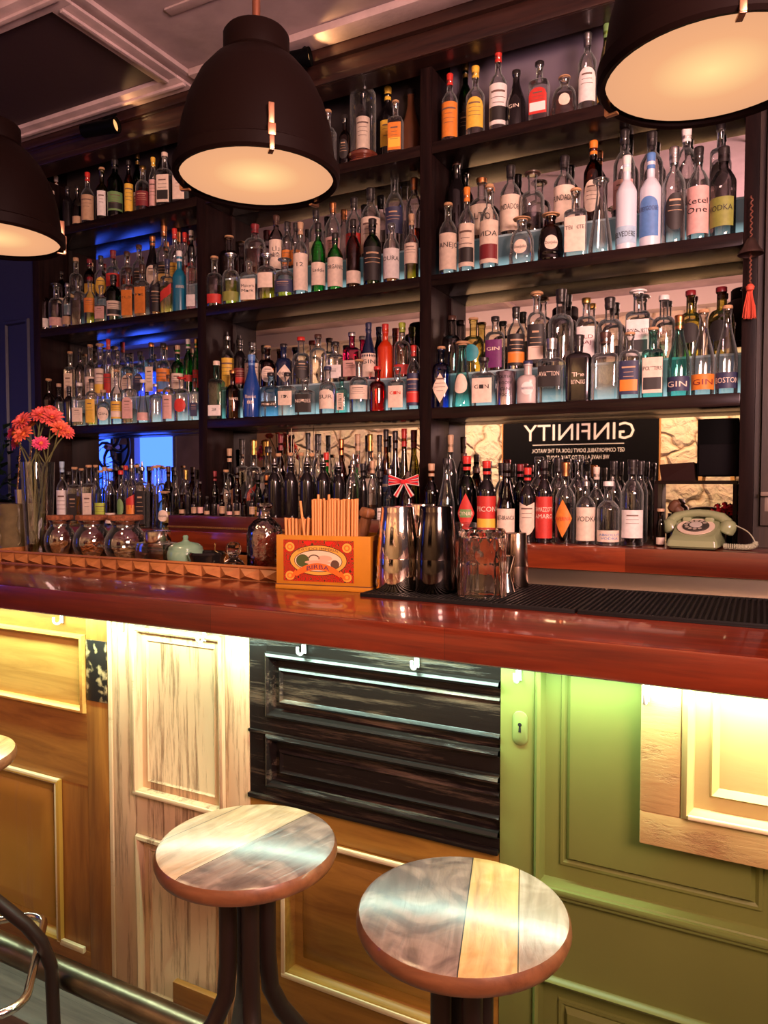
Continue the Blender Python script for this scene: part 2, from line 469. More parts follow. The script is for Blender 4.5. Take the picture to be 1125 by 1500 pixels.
# opposite wall with two window openings, beige to the left, stone behind the sign
W1 = (-8.42, -7.80); W2 = (-7.49, -6.72); WZ = (0.95, 3.0)
S = MB()
for a, b in ((XL, W1[0]), (W1[1], W2[0]), (W2[1], -4.9)):
    S.box(a, b, YF - 0.1, YF, 0, ZC)
for a, b in (W1, W2):
    S.box(a, b, YF - 0.1, YF, 0, WZ[0]); S.box(a, b, YF - 0.1, YF, WZ[1], ZC)
struct(S.build('wall_front_plastered', BEIGE))
S = MB().box(-4.9, XR, YF - 0.1, YF, 0, ZC); struct(S.build('wall_front_stone', STONE))
SKYM, nt_, out_ = new_mat('evening_sky_glow')
e_ = N(nt_, 'ShaderNodeEmission'); e_.inputs[0].default_value = (0.04, 0.115, 1.0, 1); e_.inputs[1].default_value = 5.0
nt_.links.new(e_.outputs[0], out_.inputs[0])
for i, (a, b) in enumerate((W1, W2)):
    S = MB().box(a, b, YF - 0.09, YF - 0.08, *WZ); o = S.build('window_%d' % (i + 1), SKYM); struct(o)
    F = MB()
    fw = 0.05
    F.box(a, a + fw, YF - 0.08, YF + 0.02, *WZ).box(b - fw, b, YF - 0.08, YF + 0.02, *WZ)
    F.box(a, b, YF - 0.08, YF + 0.02, WZ[0], WZ[0] + fw).box(a, b, YF - 0.08, YF + 0.02, WZ[1] - fw, WZ[1])
    F.box(a, b, YF - 0.07, YF - 0.03, 2.25, 2.29)
    F.build('window_frame', flat('window_frame_paint', (0.30, 0.28, 0.30), 0.5), o)
# white boxed cornice along the opposite wall
S = MB().box(XL, XR, YF, YF + 0.16, ZC - 0.15, ZC); struct(S.build('trim_1', flat('white_cornice', (0.62, 0.52, 0.48), 0.7)))

# ceiling: plaster field, dark panel with a moulded frame
C0 = at(285, 121, Z=ZC)
S = MB().box(XL, XR, YF - 0.1, YB + 0.1, ZC, ZC + 0.05); struct(S.build('ceiling', PLASTER))
cx, cy = C0.x, 2.508
S = MB().box(-6.4, cx - 0.10, 1.88, cy - 0.10, ZC - 0.012, ZC); struct(S.build('trim_2', flat('dark_ceiling_panel', (0.045, 0.022, 0.025), 0.6, bump=0.1, bscale=20)))
F = MB()
for (a, b, c, d) in ((-6.4, cx, cy - 0.10, cy), (-6.4, cx, 1.78, 1.88), (cx - 0.10, cx, 1.8801, cy - 0.1001)):
    F.box(a, b, c, d, ZC - 0.03, ZC, c=0.004)
    if b - a > 1: F.box(a, b, (c + d) / 2 - 0.012, (c + d) / 2 + 0.006, ZC - 0.042, ZC - 0.03, c=0.003)
    else: F.box((a + b) / 2 - 0.012, (a + b) / 2 + 0.006, c, d, ZC - 0.042, ZC - 0.03, c=0.003)
struct(F.build('trim_3', CREAMP))
F = MB()
F.box(cx, cx + 0.05, -1.6, 2.508, ZC - 0.02, ZC, c=0.004)
F.box(cx + 0.05, XR, 2.42, 2.508, ZC - 0.03, ZC, c=0.005)
F.box(-1.96, -1.35, 2.08, 2.12, ZC - 0.008, ZC, c=0.003); F.box(-2.1, -1.45, 1.78, 1.82, ZC - 0.008, ZC, c=0.003)
F.box(-1.40, -0.95, 1.90, 1.94, ZC - 0.008, ZC, c=0.003)
struct(F.build('trim_4', CREAMP))

# fascia beam above the shelves
FASC = wood('fascia_wood', (0.012, 0.005, 0.005), (0.042, 0.014, 0.009), 'X', 4, 12, rough=0.35, coat=0.3, bump=0.1)
F = MB().box(XL, XR, 2.535, 2.64, ZT, ZC)
F.box(XL, XR, 2.51, 2.535, 3.15, ZC, c=0.006).box(XL, XR, 2.522, 2.535, ZT, ZT + 0.03, c=0.004)
struct(F.build('cornice_beam', FASC))

# ------------------------------------------------------------------ the shelving behind the bar
SHY0, SHY1 = 2.60, 2.785
POSTS = [(-3.365, -3.315), (-2.272, -2.223), (-1.176, -1.128), (-0.064, -0.022)]
SHZ = [1.785, 2.287, 2.780]
BZ = 1.29
bb = thing('back_bar_shelving', 'tall dark stained shelving of three bays behind the bar', 'shelving', (-1.7, 2.6, 1.29))
def loc_of(o): return o.location
def rel(mb, o):
    l = o.location
    mb.v = [(v[0] - l.x, v[1] - l.y, v[2] - l.z) for v in mb.v]
    return mb
for a, b in POSTS:
    rel(MB().box(a, b, SHY0, SHY1, BZ, ZT, c=0.003), bb).build('upright', DARK, bb)
for a, b in zip(POSTS, POSTS[1:]):
    for z in SHZ:
        rel(MB().box(a[1], b[0], SHY0, SHY1, z - 0.042, z, c=0.003), bb).build('shelf', DARKX, bb)
    # mirror backs for the three lower openings, dark panel for the top one
    rel(MB().box(a[1], b[0], SHY1, SHY1 + 0.006, BZ, SHZ[2] - 0.042), bb).build('mirror_back', MIRROR, bb)
    rel(MB().box(a[1], b[0], SHY1 - 0.004, SHY1 + 0.006, SHZ[2], ZC - 0.002), bb).build('back_panel', flat('lit_back_panel', (0.17, 0.14, 0.18), 0.5) if a[0] > -1.5 else flat('dark_back_panel', (0.03, 0.022, 0.022), 0.5), bb)  # right bay's panel colour is lightened to paint in the light falling there
    lip = MB()
    for z in (1.785, 2.287):
        lip.box(a[1], a[1] + 0.012, SHY1 - 0.012, SHY1, z, z + 0.45)
    rel(lip, bb).build('edge_bead', DARK, bb)

# lit display steps that raise the rear bottles
def frosted(name, col, e):
    m, nt, out = new_mat(name)
    p = N(nt, 'ShaderNodeBsdfPrincipled'); p.inputs['Base Color'].default_value = c4(col); p.inputs['Roughness'].default_value = 0.25
    p.inputs['Emission Color'].default_value = c4(col); p.inputs['Emission Strength'].default_value = e
    nt.links.new(p.outputs[0], out.inputs[0])
    return m
LEDM = frosted('frosted_lit_acrylic', (0.50, 0.80, 0.84), 1.0)
_nt = LEDM.node_tree   # the diodes sit along the foot of the plate, so it glows most there
_p = [n for n in _nt.nodes if n.type == 'BSDF_PRINCIPLED'][0]
_p.inputs['Base Color'].default_value = (0.10, 0.14, 0.16, 1)
_g = _nt.nodes.new('ShaderNodeTexCoord'); _s = _nt.nodes.new('ShaderNodeSeparateXYZ'); _m = _nt.nodes.new('ShaderNodeMapRange')
_m.inputs['From Min'].default_value = 0.0; _m.inputs['From Max'].default_value = 0.060; _m.inputs['To Min'].default_value = 0.95; _m.inputs['To Max'].default_value = 0.045
_nt.links.new(_g.outputs['Object'], _s.inputs[0]); _nt.links.new(_s.outputs[2], _m.inputs[0]); _nt.links.new(_m.outputs[0], _p.inputs['Emission Strength'])
STEPM = frosted('frosted_acrylic_top', (0.34, 0.46, 0.50), 0.07)
bayname = ['left', 'middle', 'right']
for z, lvl in ((1.785, 'third'), (2.287, 'second')):
    for i, (a, b) in enumerate(zip(POSTS, POSTS[1:])):
        x0, x1 = a[1] + 0.013, b[0] - 0.001
        t = thing('display_step', 'frosted lit display step under the rear bottles, %s shelf of the %s bay' % (lvl, bayname[i]), 'display step', ((x0 + x1) / 2, 2.70, z), group='lit display steps')
        rel(MB().box(x0, x1, 2.692, 2.784, z + 0.132, z + 0.140), t).build('top_plate', STEPM, t)
        rel(MB().box(x0, x1, 2.690, 2.700, z, z + 0.132), t).build('front_plate', LEDM, t)

# navy panelled wall left of the shelves, dark doors right of them
S = MB().box(XL, POSTS[0][0], 2.62, YB, 0, ZT); struct(S.build('wall_navy', NAVY))
S = MB(); S.rect_rings(-3.62, -3.42, 1.35, 2.36, [(0, 0), (0.006, -0.012), (0.02, -0.012), (0.03, 0.006), (0.034, 0.006)], base=2.62)
S.rect_rings(-4.6, -3.70, 1.35, 2.36, [(0, 0), (0.006, -0.012), (0.02, -0.012), (0.03, 0.006), (0.034, 0.006)], base=2.62)
struct(S.build('trim_5', NAVY))
RB = wood('dark_brown_door_wood', (0.014, 0.008, 0.006), (0.040, 0.022, 0.014), 'Z', 5, 12, rough=0.4)
S = MB().box(-0.0215, XR, 2.66, YB, BZ + 0.001, ZT - 0.001)
S.rect_rings(-0.005, 0.6, 1.36, 2.9, [(0, 0.0), (0.004, -0.02), (0.05, -0.02), (0.055, 0.0)], base=2.66)
struct(S.build('wall_right_panelling', RB))

# back counter, its lower cabinet and the steel bench
ct = thing('back_counter', 'long red-brown varnished wooden counter under the shelving', 'counter', (-1.7, 2.6, 0))
rel(MB().box(-3.36, XR, 2.46, 2.798, BZ - 0.08, BZ, c=0.004).box(-8.2, -3.3602, 2.46, 2.618, BZ - 0.08, BZ, c=0.004), ct).build('worktop', BACKWOOD, ct)
rel(MB().box(-3.36, XR, 2.502, 2.798, 0, BZ - 0.08), ct).build('cabinet', DARK, ct)
st = thing('steel_bench', 'brushed steel work bench below the back counter', 'bench', (0.6, 2.4, 0))
rel(MB().box(-1.1, XR, 2.475, 2.50, 0.9, BZ - 0.082), st).build('splashback', STEEL, st)
rel(MB().box(-1.1, XR, 2.36, 2.474, 1.10, 1.150, c=0.004), st).build('bench_top', STEEL, st)
rel(MB().box(-1.08, XR, 2.38, 2.474, 0.0, 1.10), st).build('bench_body', DARK, st)
# low drawer box standing on the back counter
db = thing('drawer_box', 'long low dark red wooden box with beaded edge on the back counter', 'box', (-2.0, 2.52, BZ))
DR = wood('dark_red_drawer_wood', (0.055, 0.010, 0.008), (0.12, 0.022, 0.014), 'X', 4, 12, rough=0.3, coat=0.4)
RX0, RX1 = at(245, 765, Y=2.48).x, at(408, 765, Y=2.48).x + 0.62
rel(MB().box(RX0, RX1, 2.485, 2.585, BZ, BZ + 0.066, c=0.003), db).build('body', DR, db)
t_ = MB().box(RX0, RX1, 2.479, 2.485, BZ + 0.012, BZ + 0.020)
x = RX0 + 0.01
while x < RX1 - 0.01:
    t_.lathe([(0, -0.004), (0.004, 0), (0, 0.004)], 6, M=Matrix.Translation((x, 2.479, BZ + 0.016))); x += 0.012
rel(t_, db).build('beaded_trim', flat('dull_gold_trim', (0.28, 0.14, 0.05), 0.4, metal=0.5), db)

# ------------------------------------------------------------------ the bar
BX0, BX1 = -4.8, 1.8
bar = thing('bar_counter', 'long bar top of glossy red-orange wooden staves, nearest counter', 'bar counter', (-1.2, 1.75, 0))
rel(MB().box(BX0, BX1, 1.41, 2.12, 1.13, 1.20, c=0.005), bar).build('worktop', BARWOOD, bar)
rel(MB().box(BX0, BX1, 1.56, 1.95, 0.0, 1.13), bar).build('carcass', DARK, bar)
rel(MB().box(BX0, BX1, 1.428, 1.460, 1.1245, 1.13), bar).build('light_strip_profile', flat('white_strip', (0.8, 0.8, 0.8), 0.4), bar)

def clip_x(o, lo=None, hi=None):
    bm = bmesh.new(); bm.from_mesh(o.data)
    for xx, keep in ((lo, 1), (hi, -1)):
        if xx is None: continue
        bmesh.ops.bisect_plane(bm, geom=bm.verts[:] + bm.edges[:] + bm.faces[:], plane_co=(xx, 0, 0), plane_no=(keep * -1, 0, 0), clear_outer=True)
    bm.to_mesh(o.data); bm.free()

PINE = wood('yellow_pine', (0.50, 0.24, 0.045), (0.76, 0.43, 0.10), 'X', 3.2, 12, rough=0.42, knots=0.5, bump=0.12)
PINER = wood('red_brown_pine', (0.26, 0.095, 0.016), (0.50, 0.22, 0.038), 'X', 3.2, 10, rough=0.42, knots=0.8, bump=0.15)
PINERV = wood('red_brown_pine_upright', (0.26, 0.095, 0.016), (0.50, 0.22, 0.038), 'Z', 3.2, 10, rough=0.42, knots=0.8, bump=0.15)
OCHRE = wood('ochre_painted_wood', (0.30, 0.15, 0.03), (0.5, 0.3, 0.1), 'Z', 3, 8, rough=0.45, paint=(0.42, 0.23, 0.030), wear=0.35)
CREAM = wood('worn_cream_paint', (0.24, 0.13, 0.06), (0.42, 0.26, 0.13), 'Z', 3.4, 9, rough=0.5, paint=(0.76, 0.53, 0.29), wear=0.52, bump=0.35, pscale=13, streak=0.06, band=0.2)
CREAMT = wood('cream_moulding_paint', (0.40, 0.25, 0.10), (0.6, 0.42, 0.2), 'X', 3, 8, rough=0.4, paint=(0.80, 0.64, 0.36), wear=0.3, bump=0.3)
BLK = wood('black_worn_paint', (0.07, 0.045, 0.03), (0.16, 0.11, 0.07), 'X', 3.4, 12, rough=0.32, paint=(0.010, 0.007, 0.006), wear=0.45, bump=0.3, coat=0.1, spec=0.3, pscale=10)
BROWN = wood('brown_varnished_door', (0.28, 0.135, 0.020), (0.50, 0.27, 0.042), 'X', 3.2, 10, rough=0.4, bump=0.12, knots=0.3)
GREEN = wood('olive_green_paint', (0.15, 0.12, 0.05), (0.3, 0.25, 0.1), 'Z', 3, 8, rough=0.42, paint=(0.185, 0.205, 0.046), wear=0.02, bump=0.10)
BUTTER = wood('chipped_butter_paint', (0.34, 0.14, 0.05), (0.52, 0.26, 0.10), 'X', 3.4, 6, rough=0.42, paint=(0.56, 0.38, 0.14), wear=0.40, bump=0.45, streak=0.3, pscale=3.0)
BUTTERF = wood('butter_paint', (0.5, 0.3, 0.12), (0.7, 0.5, 0.2), 'X', 3, 6, rough=0.42, paint=(0.56, 0.41, 0.15), wear=0.05, bump=0.12)
PY = 1.50
BEAD = [(0, 0), (0.003, -0.011), (0.010, -0.014), (0.016, -0.010), (0.018, 0.002), (0.022, 0.006)]
def field(x0, x1, z0, z1, raised=0.045, depth=0.012):
    """bead moulding round a sunk panel whose middle rises again"""
    return BEAD + [(0.026, depth), (0.05, depth), (0.054, depth - 0.004), (0.054 + raised, depth - 0.010), (0.058 + raised, depth - 0.010)]

# pine door, leftmost
d = thing('bar_front_cladding', 'yellow pine door cladding the bar, black metal lock plate on its edge', 'door panel', (-2.6, PY, 0))
rel(MB().box(BX0, -1.742, PY, PY + 0.035, 0.61, 0.826), d).build('rail', PINER, d); rel(MB().box(BX0, -1.742, PY, PY + 0.035, 0, 0.11), d).build('rail', PINER, d); rel(MB().box(BX0, -1.742, PY, PY + 0.035, 1.058, 1.128), d).build('rail', PINER, d)
rel(MB().box(-1.742, -1.652, PY, PY + 0.035, 0, 1.128, c=0.002), d).build('stile', PINERV, d); rel(MB().box(-1.87, -1.743, PY + 0.001, PY + 0.035, 0.11, 0.61), d).build('stile', PINERV, d)
F = MB().rect_rings(-4.0, -1.743, 0.826, 1.058, [(0, 0), (0.003, -0.012), (0.010, -0.015), (0.015, -0.010), (0.018, 0.004)], base=PY)
rel(F, d).build('upper_field', PINE, d)
F = MB().rect_rings(-2.9, -1.852, 0.112, 0.612, field(0, 0, 0, 0), base=PY - 0.001)
rel(F, d).build('lower_field', OCHRE, d)
F = MB().box(-1.872, -1.858, PY - 0.014, PY + 0.0, 0.114, 0.61, c=0.003).box(-2.9, -1.858, PY - 0.014, PY, 0.598, 0.612, c=0.003)
F.box(-1.86, -1.76, PY - 0.012, PY, 0.106, 0.124, c=0.003)
rel(F, d).build('moulding', CREAMT, d)
rel(MB().box(-1.651, -1.638, PY - 0.004, PY + 0.035, 0, 1.128, c=0.002), d).build('edge_strip', CREAMT, d)
# blotched black metal lock plate
m_, nt_, out_ = new_mat('blotched_black_metal')
p_ = N(nt_, 'ShaderNodeBsdfPrincipled'); p_.inputs['Roughness'].default_value = 0.35
tc_ = N(nt_, 'ShaderNodeTexCoord'); n_ = N(nt_, 'ShaderNodeTexNoise'); n_.inputs['Scale'].default_value = 32; n_.inputs['Detail'].default_value = 6
r_ = N(nt_, 'ShaderNodeValToRGB'); r_.color_ramp.elements[0].position = 0.52; r_.color_ramp.elements[0].color = (0.02, 0.017, 0.014, 1)
r_.color_ramp.elements[1].position = 0.62; r_.color_ramp.elements[1].color = (0.55, 0.42, 0.2, 1)
nt_.links.new(tc_.outputs['Object'], n_.inputs['Vector']); nt_.links.new(n_.outputs['Fac'], r_.inputs[0]); nt_.links.new(r_.outputs[0], p_.inputs['Base Color']); nt_.links.new(p_.outputs[0], out_.inputs[0])
lp = MB().box(-1.738, -1.656, PY - 0.004, PY, 0.868, 1.046, c=0.0015)
o = rel(lp, d).build('lock_plate', m_, d)
KEY = flat('keyhole_black', (0.004, 0.004, 0.004), 0.8)
o['label'] = 'blotched black metal lock plate'

# worn cream door
d = thing('bar_front_cladding', 'narrow worn cream door with cracked paint beside the black panelled one', 'door panel', (-1.4, PY, 0))
rel(MB().box(-1.637, -1.549, PY, PY + 0.035, 0, 1.128, c=0.002), d).build('stile', CREAM, d); rel(MB().box(-1.231, -1.153, PY, PY + 0.035, 0, 1.128, c=0.002), d).build('stile', CREAM, d)
rel(MB().box(-1.549, -1.231, PY + 0.0005, PY + 0.035, 0.513, 0.628), d).build('rail', CREAM, d); rel(MB().box(-1.549, -1.231, PY + 0.0005, PY + 0.035, 0, 0.02), d).build('rail', CREAM, d); rel(MB().box(-1.549, -1.231, PY + 0.0005, PY + 0.035, 1.104, 1.128), d).build('rail', CREAM, d)
for z0, z1, nm in ((0.628, 1.104, 'upper_field'), (0.02, 0.513, 'lower_field')):
    F = MB().rect_rings(-1.549, -1.231, z0, z1, [(0, 0), (0.003, -0.010), (0.010, -0.013), (0.016, -0.008), (0.018, 0.008), (0.038, 0.008), (0.040, 0.004), (0.043, 0.008), (0.046, 0.010)], base=PY)
    rel(F, d).build(nm, CREAM, d)
rel(MB().box(-1.549, -1.231, PY - 0.015, PY - 0.008, 0.629, 0.641, c=0.003), d).build('moulding', CREAMT, d); rel(MB().box(-1.547, -1.539, PY - 0.015, PY - 0.008, 0.63, 1.10, c=0.003), d).build('moulding', CREAMT, d)

# black panelled door piece, laid sideways, over a brown one
d = thing('bar_front_cladding', 'black painted door piece with two wide raised panels, laid sideways', 'door panel', (-0.82, PY, 0))
BK0, BK1 = -1.152, -0.488
rel(MB().box(BK0, -1.098, PY, PY + 0.035, 0.705, 1.128, c=0.002), d).build('stile', BLK, d)
rel(MB().box(-1.098, BK1, PY, PY + 0.035, 1.078, 1.128), d).build('rail', BLK, d); rel(MB().box(-1.098, BK1, PY, PY + 0.035, 0.872, 0.912), d).build('rail', BLK, d); rel(MB().box(-1.098, BK1, PY, PY + 0.035, 0.705, 0.735), d).build('rail', BLK, d)
rel(MB().box(BK0, BK1, PY - 0.008, PY, 0.868, 0.876, c=0.002), d).build('joint_strip', BLK, d)
for z0, z1 in ((0.912, 1.078), (0.735, 0.872)):
    pr = [(0, 0), (0.003, -0.012), (0.009, -0.016), (0.015, -0.012), (0.017, 0.000), (0.022, 0.010), (0.036, 0.010), (0.038, -0.002), (0.043, -0.006), (0.048, -0.002), (0.050, 0.0)]
    F = MB().rect_rings(-1.098, BK1 + 0.3, z0, z1, pr, base=PY)
    o = rel(F, d).build('raised_panel', BLK, d)
    clip_x(o, hi=BK1 + 0.82)
rel(MB().box(BK0, BK1, PY - 0.012, PY, 0.700, 0.712, c=0.003), d).build('bottom_bead', BLK, d)
d = thing('bar_front_cladding', 'brown varnished door below the black panelled piece', 'door panel', (-0.82, PY, 0))
rel(MB().box(BK0, BK1, PY + 0.001, PY + 0.035, 0.63, 0.699), d).build('rail', BROWN, d); rel(MB().box(BK0, BK1, PY + 0.001, PY + 0.035, 0, 0.262), d).build('rail', BROWN, d)
rel(MB().box(BK0, -1.05, PY + 0.001, PY + 0.035, 0.262, 0.63), d).build('stile', BROWN, d); rel(MB().box(-0.51, BK1, PY + 0.001, PY + 0.035, 0.262, 0.63), d).build('stile', BROWN, d)
rel(MB().rect_rings(-1.05, -0.51, 0.262, 0.63, field(0, 0, 0, 0), base=PY), d).build('field', BROWN, d)
rel(MB().box(-1.05, -0.51, PY - 0.015, PY - 0.006, 0.262, 0.276, c=0.003), d).build('moulding', CREAMT, d); rel(MB().box(-1.05, -1.038, PY - 0.015, PY - 0.006, 0.27, 0.62, c=0.003), d).build('moulding', CREAMT, d); rel(MB().box(-1.05, -0.51, PY - 0.015, PY - 0.006, 0.618, 0.63, c=0.003), d).build('moulding', CREAMT, d)
kb = MB().box(-1.39, -1.22, PY - 0.035, PY - 0.016, 0.04, 0.155, c=0.003)
tag(kb.build('wooden_block', PINER), 'small orange-brown wooden block fixed low on the cream door', 'block')

# green door
d = thing('bar_front_cladding', 'olive green painted door with keyhole, at the right end of the bar front', 'door panel', (0.2, PY, 0))
rel(MB().box(-0.487, -0.413, PY - 0.002, PY + 0.035, 0, 1.128, c=0.002), d).build('stile', GREEN, d)
rel(MB().box(-0.413, BX1, PY - 0.001, PY + 0.035, 0.47, 0.652), d).build('rail', GREEN, d); rel(MB().box(-0.413, BX1, PY - 0.001, PY + 0.035, 0, 0.02), d).build('rail', GREEN, d); rel(MB().box(0.07, 0.2, PY - 0.001, PY + 0.035, 0.652, 1.128), d).build('rail', GREEN, d)
GB = [(0, 0), (0.003, -0.010), (0.009, -0.014), (0.015, -0.010), (0.017, 0.004), (0.020, 0.014), (0.052, 0.014), (0.054, 0.009), (0.060, 0.008), (0.066, 0.012), (0.074, 0.0), (0.08, -0.001)]
rel(MB().rect_rings(-0.413, 0.07, 0.652, 1.40, GB, base=PY), d).build('upper_field', GREEN, d)
rel(MB().rect_rings(-0.413, 0.6, 0.02, 0.47, GB, base=PY), d).build('lower_field', GREEN, d)
rel(MB().rect_rings(0.2, BX1, 0.652, 1.40, GB, base=PY), d).build('upper_field', GREEN, d)
rel(MB().box(-0.413, BX1, PY - 0.018, PY - 0.006, 0.650, 0.664, c=0.004), d).build('moulding', GREEN, d); rel(MB().box(-0.413, BX1, PY - 0.012, PY - 0.0, 0.640, 0.648, c=0.003), d).build('moulding', GREEN, d)
for o in [c for c in d.children if c.name.startswith('upper_field')]:
    bm = bmesh.new(); bm.from_mesh(o.data)
    bmesh.ops.bisect_plane(bm, geom=bm.verts[:] + bm.edges[:] + bm.faces[:], plane_co=(0, 0, 1.128), plane_no=(0, 0, 1), clear_outer=True)
    bm.to_mesh(o.data); bm.free()
# keyhole escutcheon
E_ = MB()
ex, ez = -0.443, 0.983
prof_ = []
def stad(w, h, y, n=10):
    pts = []
    for i in range(n + 1):
        t = pi * i / n; pts.append((ex + w * cos(t), y, ez + h + w * sin(t)))
    for i in range(n + 1):
        t = pi + pi * i / n; pts.append((ex + w * cos(t), y, ez - h + w * sin(t)))
    return pts
a_ = stad(0.0165, 0.020, PY - 0.001); b_ = stad(0.0165, 0.020, PY - 0.004); c_ = stad(0.0145, 0.020, PY - 0.0055)
n_ = len(a_)
E_.add(a_ + b_ + c_, [(i, (i + 1) % n_, n_ + (i + 1) % n_, n_ + i) for i in range(n_)] + [(n_ + i, n_ + (i + 1) % n_, 2 * n_ + (i + 1) % n_, 2 * n_ + i) for i in range(n_)] + [tuple(range(2 * n_, 3 * n_))])
esc = rel(E_, d).build('escutcheon', flat('green_enamelled_plate', (0.20, 0.26, 0.07), 0.35), d)
K_ = MB()
yk = PY - 0.0062
K_.add([(ex + 0.0042 * cos(2 * pi * i / 12), yk, ez + 0.008 + 0.0042 * sin(2 * pi * i / 12)) for i in range(12)], [tuple(range(12))])
K_.add([(ex - 0.002, yk, ez + 0.006), (ex + 0.002, yk, ez + 0.006), (ex + 0.003, yk, ez - 0.008), (ex - 0.003, yk, ez - 0.008)], [(0, 1, 2, 3)])
rel(K_, d).build('keyhole', KEY, esc)

# butter-yellow window-shutter piece on the green door
d = thing('bar_front_cladding', 'chipped butter-yellow panel piece mounted over the green door', 'door panel', (0.3, PY, 0))
rel(MB().box(-0.197, -0.125, PY - 0.034, PY - 0.014, 0.87, 1.128, c=0.003), d).build('stile', BUTTER, d)
rel(MB().box(-0.197, BX1, PY - 0.034, PY - 0.014, 0.806, 0.870, c=0.003), d).build('rail', BUTTER, d)
F = MB().rect_rings(-0.125, 1.2, 0.868, 1.5, [(0, 0), (0.004, -0.008), (0.012, -0.012), (0.020, -0.004), (0.024, 0.004), (0.05, 0.004), (0.054, -0.002), (0.060, 0.004), (0.066, 0.010), (0.07, 0.010)], base=PY - 0.030)
o = rel(F, d).build('sunk_panel', BUTTERF, d)
bm = bmesh.new(); bm.from_mesh(o.data)
bmesh.ops.bisect_plane(bm, geom=bm.verts[:] + bm.edges[:] + bm.faces[:], plane_co=(0, 0, 1.128), plane_no=(0, 0, 1), clear_outer=True)
bm.to_mesh(o.data); bm.free()
for zz in (0.874,):
    rel(MB().box(-0.11, 1.2, PY - 0.046, PY - 0.038, zz, zz + 0.008, c=0.002), d).build('moulding', CREAMT, d)

# white bag hooks under the bar edge
HK = flat('white_plastic_hook', (0.75, 0.75, 0.75), 0.35)
spots = [(80, 905, 'over the pine door beside its moulding'), (168, 915, 'at the joint of pine and cream doors'), (290, 922, 'over the worn cream door'), (437, 943, 'over the black door, beside the cream door'), (604, 966, 'over the middle of the black door'), (755, 985, 'over the keyhole of the green door'), (948, 1015, 'at the corner of the butter-yellow shutter')]
for px, py, wh in spots:
    q = at(px, py, Y=1.47)
    yb = 1.462 if px > 900 else 1.496
    h = thing('bag_hook', 'small white bag hook ' + wh, 'hook', (q.x, yb, 1.12), group='white bag hooks under the bar')
    MB().box(-0.006, 0.006, -0.004, 0.0, -0.035, 0.006, c=0.001).build('back_plate', HK, h)
    pts = [(0, -0.003, -0.02)] + [(0, -0.016 - 0.013 * cos(t), -0.024 - 0.013 * sin(t)) for t in [pi * -1 + pi * i / 8 + pi for i in range(9)]][::-1]
    pts = [(0, -0.004, 0.0), (0, -0.004, -0.018)] + [(0, -0.017 + 0.013 * cos(pi * i / 8), -0.022 - 0.013 * sin(pi * i / 8)) for i in range(9)] + [(0, -0.030, -0.014)]
    MB().tube(pts, 0.0036, 8).build('hook_curve', HK, h)

# foot rail
fr = thing('foot_rail', 'thick worn bronze pipe foot rail along the bar base', 'foot rail', (-1.2, 1.30, 0))
BRZ = flat('worn_bronze', (0.30, 0.24, 0.16), 0.32, metal=1.0, var=0.5, vscale=8, bump=0.05)
rel(MB().tube([(BX0, 1.31, 0.20), (BX1, 1.31, 0.20)], 0.034, 20), fr).build('pipe', BRZ, fr)
for bx in (-4.2, -2.75, -0.6, 0.9):
    rel(MB().tube([(bx, 1.31, 0.17), (bx, 1.31, 0.0)], 0.014, 10).lathe([(0, 0), (0.045, 0), (0.045, 0.006), (0, 0.008)], 20, bx, 1.31), fr).build('bracket', BRZ, fr)

# ------------------------------------------------------------------ bottles
GL = {
 'clr': ('clear', glass('clear_glass', (0.985, 0.99, 0.985), (0.80, 0.85, 0.85), 0.8, power=2.6, rim=0.40)),
 'smk': ('smoky', glass('smoky_glass', (0.80, 0.76, 0.75), (0.34, 0.31, 0.32), 0.30)),
 'frs': ('frosted', flat('frosted_glass', (0.66, 0.68, 0.76), 0.35, spec=0.6)),
 'grn': ('green', glass('green_glass', (0.10, 0.62, 0.18), (0.01, 0.10, 0.02), 0.25)),
 'dgr': ('dark green', glass('dark_green_glass', (0.06, 0.16, 0.04), (0.004, 0.012, 0.004), 0.25)),
 'olv': ('olive', glass('olive_glass', (0.55, 0.52, 0.14), (0.10, 0.09, 0.02), 0.25)),
 'brn': ('brown', glass('brown_glass', (0.30, 0.11, 0.03), (0.03, 0.010, 0.004), 0.25)),
 'blk': ('black', flat('black_bottle', (0.008, 0.006, 0.007), 0.12, coat=0.5)),
 'blu': ('blue', flat('blue_opaque_bottle', (0.012, 0.055, 0.28), 0.15, coat=0.6)),
 'tea': ('teal', flat('teal_opaque_bottle', (0.010, 0.15, 0.26), 0.3)),
 'nvy': ('navy', flat('navy_opaque_bottle', (0.010, 0.016, 0.055), 0.15, coat=0.5)),
 'bgl': ('pale blue', glass('pale_blue_glass', (0.50, 0.76, 0.96), (0.04, 0.16, 0.34), 0.3, rim=0.15)),
 'dbg': ('cobalt', glass('cobalt_glass', (0.12, 0.26, 0.90), (0.01, 0.03, 0.30), 0.3)),
 'aqu': ('aqua', glass('aqua_glass', (0.50, 0.93, 0.86), (0.03, 0.30, 0.28), 0.3, rim=0.15)),
 'ygl': ('yellow-tinted', glass('yellow_tint_glass', (0.94, 0.93, 0.55), (0.35, 0.33, 0.10), 0.3)),
 'red': ('red', glass('red_glass', (0.90, 0.05, 0.04), (0.20, 0.004, 0.004), 0.3)),
 'org': ('red-orange', flat('red_orange_bottle', (0.62, 0.045, 0.01), 0.18, coat=0.5)),
 'mag': ('magenta', glass('magenta_glass', (0.85, 0.16, 0.45), (0.22, 0.01, 0.08), 0.3)),
 'cer': ('pale ceramic', flat('pale_ceramic', (0.62, 0.52, 0.49), 0.3, var=0.15)),
 'stn': ('brown stoneware', flat('brown_stoneware', (0.19, 0.07, 0.03), 0.4, var=0.3)),
}
